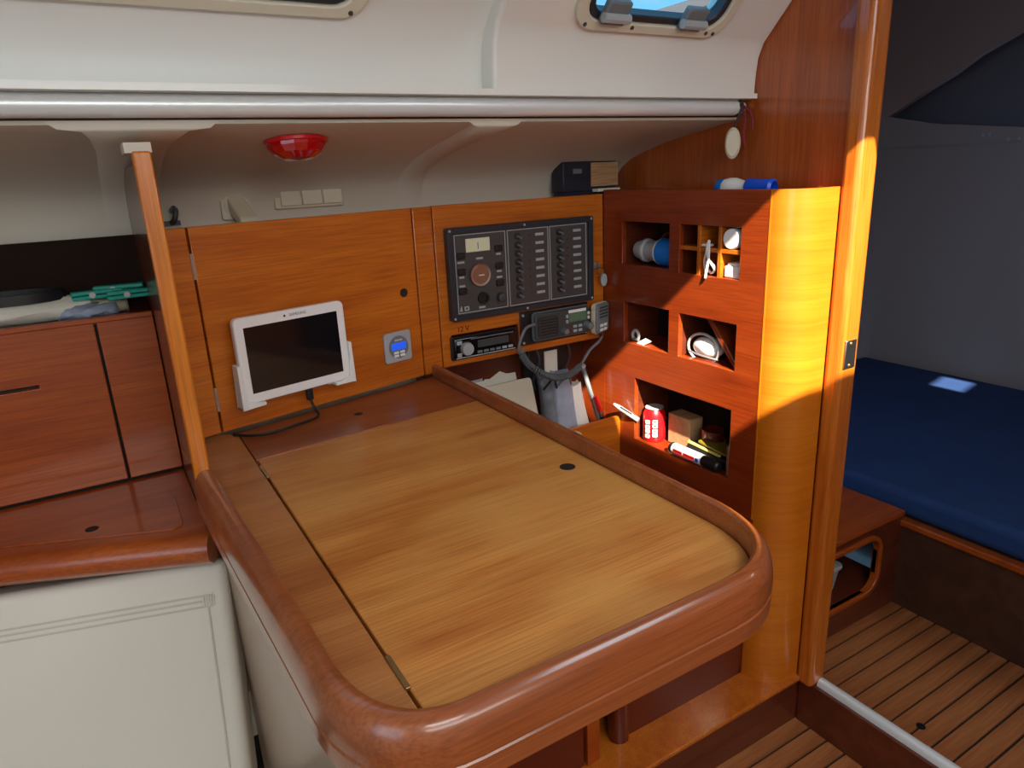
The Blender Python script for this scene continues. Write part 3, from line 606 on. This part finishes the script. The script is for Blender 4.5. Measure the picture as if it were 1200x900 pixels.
obj('rim', MB(FT).tube([(.735+.105*math.cos(a), -.915+.075*math.sin(a), -.06) for a in [2*math.pi*k/28 for k in range(29)]], .007, 8), 'lightgrey', lp)
obj('wire', MB(FT).tube(spline([(.65, -.94, -.045), (.72, -.945, -.035), (.80, -.95, -.04), (.84, -.955, -.06)], 6), .005, 6), 'midgrey', lp)
obj('leaning_board', MB(Fr(FT((.80, -.77, -.12)), (FT.x*.62+FT.y*-.72), FT.z*-1)).box(-.06, .28, -.08, .1, -.014, .014), 'tower_wood', label='reddish wooden slat leaning across the middle right pigeonhole', cat='board', bevel=.006)
# lowest pigeonhole
cn = thing('red_tin', 'red drinks tin with white lettering in the lowest pigeonhole', 'tin', FT((.42, -1.538, -.08)))
obj('wall', MB(FT).lathe([(0, 0), (.058, 0), (.066, .012), (.066, .16), (.05, .19), (.046, .195), (0, .195)], (.352, -1.538, -.085), (0, 1, 0), 24), 'red', cn)
obj('lid', MB(FT).lathe([(.05, 0), (.054, .004), (.05, .008), (0, .004)], (.352, -1.345, -.085), (0, 1, 0), 24), 'lightgrey', cn)
for ang, hs in ((14, (0, .03, .055, .085)), (52, (.01, .035, .065, .09))):
    for q in hs:
        a = math.radians(ang); c0 = Vector((.352+.0665*math.sin(a), -1.50+q, -.085+.0665*math.cos(a)))
        Q = Fr(FT(c0), FT.x*math.cos(a)-FT.z*math.sin(a), FT.y); obj('lettering', MB(Q).ring(rrect(-.014, .014, -.011, .011, .004, 2), rrect(-.006, .006, -.005, .005, .002, 2), -.001, .002), 'white', cn, label='white letter on the red tin')
obj('cardboard_carton', MB(FT).box(.43, .60, -1.538, -1.36, -.22, -.12), 'card', label='brown cardboard carton behind the red tin', cat='carton', bevel=.004)
mg = thing('cup', 'dark brown round cup lying at the back of the lowest pigeonhole', 'cup', FT((.72, -1.538, -.2)))
obj('wall', MB(FT).lathe([(0, 0), (.05, 0), (.062, .01), (.066, .15), (.058, .15), (.054, .02), (0, .02)], (.72, -1.538, -.18), (0, 1, 0), 20), 'darkred', mg)
obj('handle', MB(FT).tube([(.785+.03*math.sin(a), -1.46+.04*math.cos(a), -.18) for a in [math.pi*k/10 for k in range(11)]], .008, 6), 'darkred', mg)
mk = thing('marker_pen', 'thick white marker pen with red print lying in the lowest pigeonhole', 'marker', FT((.75, -1.538, -.03)))
ma, mb_ = Vector((.56, -1.495, -.02)), Vector((.93, -1.508, -.02))
MKF = Fr(FT((.56, -1.503, -.02)), FT.x, FT.y)
obj('end_cap', MB(MKF).lathe([(0, 0), (.026, .004), (.030, .012), (.030, .03), (0, .03)], (0, 0, 0), (1, 0, 0), 16), 'black', mk)
obj('barrel', MB(MKF).lathe([(0, 0), (.031, 0), (.031, .215), (0, .215)], (.03, 0, 0), (1, 0, 0), 18), 'whitegloss', mk)
obj('cap', MB(MKF).lathe([(0, 0), (.030, 0), (.028, .1), (.02, .11), (0, .11)], (.245, 0, 0), (1, 0, 0), 16), 'black', mk)
for x0, x1 in ((.05, .115), (.125, .205)): obj('print', MB(MKF).box(x0, x1, -.004, .012, .0285, .0315), 'red', mk, label='red printed word')
obj('print', MB(MKF).box(.212, .232, -.008, .012, .0285, .0315), 'bluedeep', mk, label='small blue printed square')
obj('print', MB(MKF).box(.05, .205, -.014, -.009, .027, .0305), 'red', mk, label='red printed line')
wl = thing('glasses_case', 'black case with yellow edge behind the marker pen', 'case', FT((.78, -1.538, -.12)))
obj('shell', MB(Fr(FT((.62, -1.50, -.09)), FT.x*.98-FT.y*.05, FT.y)).box(0, .33, -.035, .03, -.08, .02), 'black', wl, bevel=.02, seg=3)
obj('edge', MB(Fr(FT((.62, -1.50, -.09)), FT.x*.98-FT.y*.05, FT.y)).box(.01, .24, .03, .042, .0, .016), 'yellow', wl, bevel=.003)
obj('flap', MB(Fr(FT((.70, -1.47, -.15)), FT.x*.98-FT.y*.1, FT.y)).box(0, .25, .02, .035, -.05, .07), 'olive', wl, bevel=.005)
obj('wooden_batten', MB(FT).box(.945, .985, -1.538, -1.38, -.06, -.034), 'card', label='pale upright wooden batten at the edge of the lowest pigeonhole', cat='batten')
pn = thing('silver_pen', 'silver pen sticking out of the lowest pigeonhole over the bin', 'pen', FT((.2, -1.40, .04)))
obj('barrel', MB(FT).tube([(.30, -1.42, -.01), (.185, -1.365, .035)], .014, 10), 'lightgrey', pn)
obj('tip', MB(FT).tube([(.185, -1.365, .035), (.15, -1.348, .05)], [.013, .006], 10), 'white', pn)
obj('clip', MB(FT).tube([(.27, -1.388, .012), (.20, -1.355, .042)], .004, 6), 'steel', pn)

# ------------------------------------------------------------------ things in the bin beside the table
fo = thing('document_folder', 'large cream document folder standing in the bin beside the table', 'folder', (1.9, 3.2, -1.69))
FF = Fr((1.70, 3.24, -1.69), (1, -.06, .02), (-.06, .22, 1))
obj('cover', MB(FF).prism(rrect(.0, .40, 0, .53, .02, 3), 0, .012), 'cream', fo, bevel=.003)
obj('sheets', MB(FF).box(.012, .385, .005, .515, -.05, 0), 'paper', fo)
obj('cover', MB(FF).prism(rrect(.0, .40, 0, .52, .02, 3), -.062, -.05), 'cream', fo, bevel=.003)
for i, (x0, dx, h, mm) in enumerate(((1.50, .30, .545, 'paper'), (1.56, .24, .555, 'lightgrey'), (1.62, .42, .60, 'paper'))):
    Q = Fr((x0, 3.27+.045*i, -1.69), (1, .1-.06*i, .02), (-.03, .15, 1))
    obj('chart_sheet', MB(Q).loft([[(x*dx, k/6*h, .02*math.sin(3*x+k*.7+i)+d_*.004) for x in (0, .25, .5, .75, 1)]+[(x*dx, k/6*h, .02*math.sin(3*x+k*.7+i)+d_*.004-.006) for x in (1, .75, .5, .25, 0)] for k in range(7) for d_ in (0,)]), mm, label=('narrow white paper sheet beside the fiddle rail in the bin', 'grey paper sheet tucked behind the cream folder', 'wide white paper sheet rising behind the cream folder')[i], cat='paper', group='papers behind the cream folder')
def bag(name, label, cat, c, rx, ry, h, m, seed, mat2=None):
    rnd = random.Random(seed); t = thing(name, label, cat, c); secs = []; n = 18
    ph = [rnd.random()*6 for _ in range(6)]
    for i in range(11):
        k = i/10; w_ = (1-.25*k**2); secs.append([(c[0]+(rx*w_*(1+.06*math.sin(3*a+ph[0]+k*3)))*math.copysign(abs(math.cos(a))**.6, math.cos(a))+.02*k*math.sin(ph[1]+k*4), c[1]+ry*(1-.6*k)*math.copysign(abs(math.sin(a))**.7, math.sin(a))*(1+.15*math.sin(5*a+ph[2]+k*5))+.10*k, c[2]+h*k+.012*math.sin(4*a+ph[3])*k) for a in [2*math.pi*q/n for q in range(n)]])
    obj('body', MB().loft(secs), m, t, ang=60)
    if mat2: obj('drawstring', MB().tube(spline([(c[0]-.05, c[1]+.02, c[2]+h*.9), (c[0], c[1]-.01, c[2]+h*1.02), (c[0]+.05, c[1]+.03, c[2]+h*.88)], 6), .007, 6), mat2, t)
    return t
bag('dark_pouch', 'dark grey pouch squeezed between the folder and the pale bag', 'pouch', (2.14, 3.20, -1.69), .05, .07, .52, 'clothgrey', 2, 'black')
bag('cloth_bag', 'grey-blue cloth bag standing in the bin beside the table', 'bag', (2.235, 3.19, -1.69), .085, .075, .53, 'greyblue', 5, 'clothgrey')
bag('plastic_bag', 'white plastic bag leaning by the divider in the bin', 'bag', (2.35, 3.19, -1.69), .065, .07, .44, 'white', 9)
ro = thing('folding_ruler', 'grey rod leaning against the pigeonhole cabinet in the bin', 'rod', (2.48, 3.2, -1.69))
obj('bar', MB().tube([(2.50, 3.14, -1.69), (2.43, 3.30, -1.16)], .014, 8), 'midgrey', ro)
obj('knob', MB().sphere((2.43, 3.30, -1.16), .02, .02, .02, 10, 6), 'lightgrey', ro)
rk = thing('pocket_knife', 'small red handled knife tucked beside the grey rod', 'knife', (2.42, 3.17, -1.5))
obj('handle', MB().tube([(2.455, 3.16, -1.42), (2.43, 3.18, -1.32)], .016, 10), 'red', rk, ang=60)
obj('bolster', MB().tube([(2.462, 3.155, -1.45), (2.455, 3.16, -1.42)], .014, 10), 'steel', rk); obj('sheath', MB().tube([(2.49, 3.14, -1.68), (2.462, 3.155, -1.45)], .015, 10), 'black', rk)
ri = thing('wiring_box', 'dark equipment box with a white label hung behind the bin items', 'box', (2.2, 3.38, -1.3))
obj('case', MB().box(2.06, 2.34, 3.33, 3.42, -1.28, -.95), 'black', ri, bevel=.008)
obj('label_plate', MB().box(2.17, 2.26, 3.322, 3.332, -1.16, -1.03), 'paper', ri)
for x in (2.09, 2.31): obj('wire', MB().tube(spline([(x, 3.32, -.96), (x+.02, 3.29, -1.06), (x-.01, 3.31, -1.18), (x+.01, 3.33, -1.25)], 6), .008, 6), 'rubber', ri)

# ------------------------------------------------------------------ things on the shelf above and on the cabinet
bx_ = thing('storage_box', 'dark box with a brown cardboard end on the shelf corner', 'box', (2.45, 3.34, -.185))
BXF = Fr((2.50, 3.30, -.185), (1, .05, 0), (0, 0, 1))
obj('body', MB(BXF).box(-.19, .20, .05, .215, -.11, 0), 'navybox', bx_, bevel=.006)
obj('card_end', MB(BXF).box(.005, .205, .075, .205, 0, .012), 'card', bx_, bevel=.003)
obj('base_flap', MB(BXF).box(.02, .19, .046, .062, .0, .045), 'paper', bx_)
obj('label_strip', MB(BXF).box(-.12, -.06, .15, .175, 0, .004), 'midgrey', bx_); obj('box_foot', MB(BXF).box(-.18, .19, 0, .05, -.10, -.01), 'navybox', bx_)
pq = thing('plug_adapter', 'pale and blue electric plug lying on top of the pigeonhole cabinet', 'plug', (2.66, 2.32, -.165))
PQ = Fr((2.645, 2.47, -.125), (0.02, -1, 0), (0, 0, 1))
obj('sleeve', MB(PQ).lathe([(0, 0), (.034, 0), (.040, .01), (.040, .05), (0, .05)], (0, 0, 0), (1, 0, 0), 16), 'blueplug', pq)
obj('body', MB(PQ).lathe([(0, 0), (.040, 0), (.044, .02), (.044, .06), (.03, .11), (.036, .14), (0, .14)], (.045, 0, 0), (1, 0, 0), 16), 'white', pq)
obj('plug_end', MB(PQ).lathe([(0, 0), (.040, 0), (.042, .01), (.036, .07), (.038, .13), (.026, .14), (.024, .05), (0, .05)], (.18, 0, 0), (1, 0, 0), 18), 'bluedeep', pq, label='deep blue plug end')
# socket with plug, switches, hook on the hull side
WF = Fr((0, 3.45, 0), (1, 0, 0), (0, 0, 1))
so = thing('wall_socket', 'cream single wall socket on the hull side above the locker', 'socket', (.6, 3.45, -.14))
obj('plate', MB(WF).prism(rrect(.535, .665, -.16, -.03, .01, 3), 0, .022), 'ivory', so, bevel=.005)
obj('well', MB(WF).lathe([(.05, .0), (.054, .02), (.046, .024), (.044, .006), (0, .006)], (.60, -.095, .004), (0, 0, 1), 22), 'cream', so)
pp = thing('mains_plug', 'cream angled mains plug pushed into the wall socket', 'plug', (.61, 3.40, -.18))
obj('body', MB(WF).loft([[(x*.038+.602+.03*k, y*.03-.09-.09*k, .02+.1*k) for x, y in ((-1, -1), (1, -1), (1, 1), (-1, 1))] for k in (0, .5, 1)]), 'ivory', pp, bevel=.008)
obj('cable_stub', MB(WF).tube([(.632, -.19, .11), (.645, -.215, .10), (.64, -.24, .06)], .014, 8), 'rubber', pp)
sw = thing('light_switches', 'cream triple rocker light switch plate on the hull side', 'light switch', (.94, 3.45, -.13))
obj('plate', MB(WF).prism(rrect(.772, 1.105, -.128, -.016, .01, 3), 0, .02), 'ivory', sw, bevel=.006)
for k in range(3): obj('rocker', MB(WF).box(.80+k*.10, .893+k*.10, -.113, -.030, .018, .032), 'cream', sw, bevel=.004)
hk = thing('coat_hook', 'small dark metal hook on the hull side beside the post', 'hook', (.33, 3.44, -.17))
obj('base', MB(WF).box(.29, .36, -.165, -.145, -.0, .02), 'darkgrey', hk); obj('arm', MB(WF).tube(spline([(.325, -.155, .01), (.335, -.14, .05), (.345, -.105, .05), (.34, -.09, .03)], 5), .012, 8), 'darkgrey', hk); obj('tip', MB(WF).sphere((.34, -.10, .035), .018, .016, .016, 10, 6), 'midgrey', hk)

# ------------------------------------------------------------------ left: partition, locker, ledge, seat
pr = thing('partition_post', 'golden wooden edge post of the partition left of the locker', 'partition', (.19, 2.6, -1.0))
obj('edge_trim', MB().box(.158, .211, 2.455, 2.50, -1.02, .105), 'post_wood', pr, bevel=.006)
obj('panel', MB().box(.166, .206, 2.50, 3.44, -1.9, .07), 'dark_wood', pr)
obj('top_cap', MB().box(.14, .215, 2.46, 2.60, .10, .13), 'liner', pr)
ll = thing('side_locker', 'reddish wooden locker with slotted door behind the settee', 'locker', (-.5, 3.2, -1.15))
dd = obj('door', MB(Fr((0, 3.1, 0), (1, 0, 0), (0, 0, 1))).plate(-1.1, -.045, -1.145, -.49, [(-.52, -.265, -.712, -.698)], -.03, 0), 'left_wood', ll, bevel=.003)
obj('slot_lining', MB().box(-.53, -.255, 3.125, 3.135, -.73, -.68), 'caulk_gap_dark', dd)
obj('fixed_panel', MB().box(-.035, .163, 3.1, 3.13, -1.145, -.49), 'left_wood', ll, bevel=.003)
obj('gap_backing', MB().box(-1.1, .163, 3.136, 3.39, -1.19, -.502), 'caulk_gap_dark', ll)  # dark box added so the gaps around the door read as shade
obj('top_edge', MB().box(-1.1, .163, 3.092, 3.125, -.492, -.470), 'left_wood', ll, bevel=.004)
obj('shelf', MB().box(-1.1, .163, 3.12, 3.44, -.50, -.482), 'dark_wood', ll); obj('shelf_back', MB().box(-1.1, .166, 3.40, 3.435, -.50, -.19), 'recess_shade_wood', ll)
lg = thing('ledge', 'reddish wooden ledge with rounded nosing behind the backrest', 'shelf', (-.3, 2.8, -1.25))
g0 = Vector((-1.1, 2.929)); g1 = Vector((.163, 2.39)); gd = (g1-g0).normalized(); gn = Vector((gd.y, -gd.x))
obj('top', MB().prism([(-1.1, 3.1), (-1.1, 2.96), (.163, 2.42), (.163, 3.1)], -1.19, -1.156), 'left_wood', lg)
inset = [(-1.05, 3.0), (-1.05, 2.985)]+[(.06, 2.515), (.095, 2.53), (.10, 2.56), (.10, 2.80), (.07, 2.88), (.03, 2.89), (-.47, 2.85)]
ip = obj('inset_lid', MB().prism(inset[1:], -1.158, -1.150), 'left_wood', lg, bevel=.002)
obj('finger_hole', MB().lathe([(0, 0), (.022, 0), (.022, .002), (0, .002)], (-.183, 2.69, -1.151), (0, 0, 1), 16), 'caulk_gap_dark', ip)
NF = Fr((g0.x, g0.y, -1.20), (gd.x, gd.y, 0), (0, 0, 1))
obj('nosing', MB(Fr((g0.x, g0.y, -1.2), NF.z, (0, 0, 1))).prism([(-.04, -.055), (.0, -.058)]+arc(.0, 0, .055, -60, 90, 10)+[(-.04, .055)], 0, 0) if 0 else MB(NF).loft([[(x, h, d_) for d_, h in [(-.05, -.06), (.0, -.06)]+[(p[0], p[1]) for p in arc(-.005, .0, .052, -70, 90, 10)]+[(-.05, .052)]] for x in (0, (g1-g0).length)]), 'left_wood', lg, ang=40)
obj('lower_panel', MB().prism([(-1.1, 3.1), (-1.1, 3.07), (.163, 2.87), (.163, 2.9)], -1.95, -1.19), 'left_wood', lg)
# backrest cushion
bk = thing('backrest_cushion', 'off-white leather backrest cushion with stitched border beside the chart table', 'cushion', (-.3, 2.4, -2.1))
sdir = Vector((.661, -.198, 0)).normalized(); hd_ = Vector((.045, .22, .76)); CF = Fr((.19, 2.445, -1.285), sdir, hd_-sdir*hd_.dot(sdir))
obj('body', MB(CF).box(-1.35, .012, -.86, 0, -.17, .0), 'leather', bk, bevel=.035, seg=5)
for sx, a, b in ((0, (-1.34, -.135), (-.045, -.135)), (0, (-1.34, -.155), (-.045, -.155)), (0, (-1.34, -.116), (-.045, -.116))):
    obj('seam', MB(CF).tube([(a[0], a[1], .0), (b[0], b[1], .0)], .004 if sx == 0 else .003, 6), 'stitch', bk)
obj('seam', MB(CF).tube(spline([(-.06, -.15, .0), (-.058, -.3, .001), (-.055, -.6, .001), (-.055, -.86, 0)], 5), .004, 6), 'stitch', bk)
obj('seam', MB(CF).tube([(-.05, -.13, .0), (.002, -.02, -.012)], .003, 6), 'stitch', bk)
for k in range(5): obj('pleat', MB(CF).tube([(-.075+.009*k, -.118, .001), (-.073+.008*k, -.155, .001)], .004, 6), 'leather', bk)
se = thing('settee', 'off-white settee seat cushion on a wooden base', 'settee', (-.4, 1.7, -2.9))
obj('seat_cushion', MB().box(-1.15, .18, 1.25, 2.22, -2.42, -2.2), 'leather', se, bevel=.04, seg=4)
obj('base', MB().box(-1.15, .19, 1.35, 2.45, -2.9, -2.42), 'left_wood', se)
# things on the open shelf above the side locker
bgm = thing('folded_bag', 'pale folded sailcloth bag with a black strap on the open shelf', 'bag', (-.25, 3.2, -.48))
def blob(x0, x1, y0, y1, z0, z1, sd):
    r_ = random.Random(sd); n = 14; secs = []
    for i in range(n+1):
        k = i/n; x = x0+(x1-x0)*k; e = math.sin(math.pi*min(1, max(.04, k)))**.35 if 0 < k < 1 else .35
        secs.append([(x, (y0+y1)/2+(y1-y0)/2*math.cos(a)*e, z0+(z1-z0)*(.5+.5*math.sin(a))*(.75+.25*e)+.006*math.sin(5*a+i*.9)) for a in [2*math.pi*q/16 for q in range(16)]])
    return MB().loft(secs)
obj('cloth', blob(-.85, -.04, 3.12, 3.38, -.482, -.385, 3), 'paper', bgm, ang=60)
obj('strap', MB().loft([[(-.30+math.cos(a)*r_, 3.25+math.sin(a)*r_*.55, z) for r_, z in ((.16, -.40), (.185, -.40), (.185, -.362), (.16, -.362))] for a in [math.pi*2*k/36 for k in range(37)]], caps=False), 'black', bgm, ang=40)
obj('flap', blob(-.16, .05, 3.13, 3.28, -.482, -.43, 7), 'greyblue', bgm, ang=60)
obj('cloth_roll', blob(-.12, .09, 3.20, 3.33, -.482, -.42, 11), 'ivory', label='small cream cloth roll under the teal pegs', cat='cloth', ang=60)
for i in range(3):
    x0, y0, z0, rz = ((-.10, 3.21, -.405, .12), (-.02, 3.25, -.395, -.15), (.02, 3.20, -.415, .05))[i]
    Q = Fr((x0, y0, z0), (math.cos(rz), math.sin(rz), 0), (-math.sin(rz), math.cos(rz), 0))
    pe = thing('clothes_peg', ('teal plastic clothes peg lying on the cream cloth roll', 'teal plastic clothes peg lying across the two other pegs', 'teal plastic clothes peg nearest the partition post')[i], 'peg', (x0, y0, z0))
    for s in (0, 1): obj('jaw', MB(Q).loft([[(x, -.02, .018*s+h_*(1-2*s)*0-.008+.016*0), (x, .02, .018*s-.008), (x, .02, .018*s+.007), (x, -.02, .018*s+.007)] for x, h_ in ((0, 0), (.07, .004), (.15, 0), (.18, .003))]), 'teal', pe, bevel=.003)
    obj('spring', MB(Q).tube([(.07, -.024, .009), (.07, .024, .009)], .012, 10), 'steel', pe)

# ------------------------------------------------------------------ forward cabin seen through the doorway
st('wall_cabin_hull', MB().loft([[(x, y, -2.9), (x, y, zt), (x, y+.08, zt), (x, y+.08, -2.9)] for x, y, zt in ((2.86, 4.2, .74), (7.2, 4.4, 1.54))]), 'cabinwall')
Q = Fr((6.8, 0, 0), (0, -1, 0), (0, 0, 1))
st('wall_forward', MB(Q).box(-4.6, 1.6, -2.9, .10, -.06, 0), 'cabinwall')
edge = [(-4.6, .36), (-4.208, .323), (-3.756, .227), (-3.054, .149), (-2.4, .10), (1.6, .08)]
st('trim_locker_lip', MB(Q).prism(edge+[(1.6, .04), (-4.6, .04)], -.10, .03), 'cabinwall')
archp = [(-4.6, 1.47), (-4.6, .10), (-4.4, .25), (-4.208, .335), (-3.871, .527), (-3.661, .63), (-3.473, .755), (-3.167, .891), (-2.6, 1.02), (-1.5, 1.10), (1.6, 1.12), (1.6, 1.47)]
st('wall_headliner', MB(Q).prism(archp[::-1], -.05, .02), 'headliner')
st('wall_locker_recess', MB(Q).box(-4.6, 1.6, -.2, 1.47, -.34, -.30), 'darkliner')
for i, y in enumerate((-3.344, -3.29, -3.14, -3.06)): obj('screw_cap', MB(Q).lathe([(0, 0), (.018, 0), (.014, .008), (0, .008)], (y, .06+.055*(i < 2)*.9, .03), (0, 0, 1), 10), 'lightgrey', label='pale round screw cap on the grey cabin locker lip', cat='screw cap', group='screw caps on the cabin locker')
st('wall_cabin_port', MB().box(2.86, 7.2, -1.66, -1.6, -2.9, 1.5), 'cabinwall')
cl = thing('cabin_locker', 'low dark wooden locker with rounded opening inside the doorway', 'locker', (3.45, 2.5, -2.8))
OX0, OX1, OZ0, OZ1 = 2.95, 3.80, -2.60, -2.24
obj('front', MB(Fr((0, 2.143, 0), (1, 0, 0), (0, 0, 1))).plate(2.87, 4.04, -2.8, -2.165, [(OX0, OX1, OZ0, OZ1)], -.03, 0), 'dark_wood', cl)
FQ = Fr((0, 2.143, 0), (1, 0, 0), (0, 0, 1))
obj('opening_trim', MB(FQ).ring(rrect(OX0-.03, OX1+.03, OZ0-.03, OZ1+.03, .13, 6), rrect(OX0, OX1, OZ0, OZ1, .10, 6), -.03, .02), 'left_wood', cl, bevel=.006)
obj('top', MB().box(2.87, 4.04, 2.13, 4.2, -2.165, -2.135), 'left_wood', cl, bevel=.004); obj('inside_back', MB().box(2.87, 4.04, 2.75, 2.78, -2.8, -2.17), 'recess_shade_wood', cl)
obj('inside_floor', MB().box(2.87, 4.0, 2.17, 2.75, -2.64, -2.61), 'dark_wood', cl)
pb = thing('plastic_tub', 'clear plastic tub with pale lid inside the low cabin locker', 'tub', (3.5, 2.4, -2.61))
obj('tub', MB().loft([[(3.28+a*.02, 2.24+b, z), (3.60-a*.02, 2.24+b, z), (3.60-a*.02, 2.55, z), (3.28+a*.02, 2.55, z)] for z, a, b in ((-2.61, 1, .02), (-2.44, 0, 0))]), 'plasticclear', pb, bevel=.02)
obj('lid', MB().prism(rrect(3.265, 3.615, 2.225, 2.565, .04, 4), -2.44, -2.415), 'lightgrey', pb, bevel=.006)
obj('rolled_bag', MB().tube(spline([(3.35, 2.62, -2.5), (3.5, 2.6, -2.36), (3.66, 2.5, -2.38), (3.74, 2.4, -2.5)], 5), .035, 10), 'midgrey', label='grey rolled bag behind the clear tub', cat='bag', ang=60)
be = thing('berth', 'double berth with dark blue mattress in the forward cabin', 'bed', (5.5, 1.5, -2.8))
obj('front_board', MB().box(4.04, 4.08, -1.55, 2.2, -2.80, -2.22), 'cab_wood', be)
obj('edge_trim', MB().box(4.02, 4.09, -1.55, 2.2, -2.245, -2.20), 'left_wood', be, bevel=.012, seg=3)
obj('base', MB().box(4.08, 6.79, -1.55, 4.2, -2.8, -2.2), 'cab_wood', be)
obj('mattress', MB().plate(4.07, 6.75, 1.35, 4.2, [], -2.2, -2.03), 'mattress', be, bevel=.05, seg=4); obj('mattress', MB().box(4.07, 6.75, -1.5, 1.33, -2.2, -2.03), 'mattress', be, bevel=.05, seg=4)
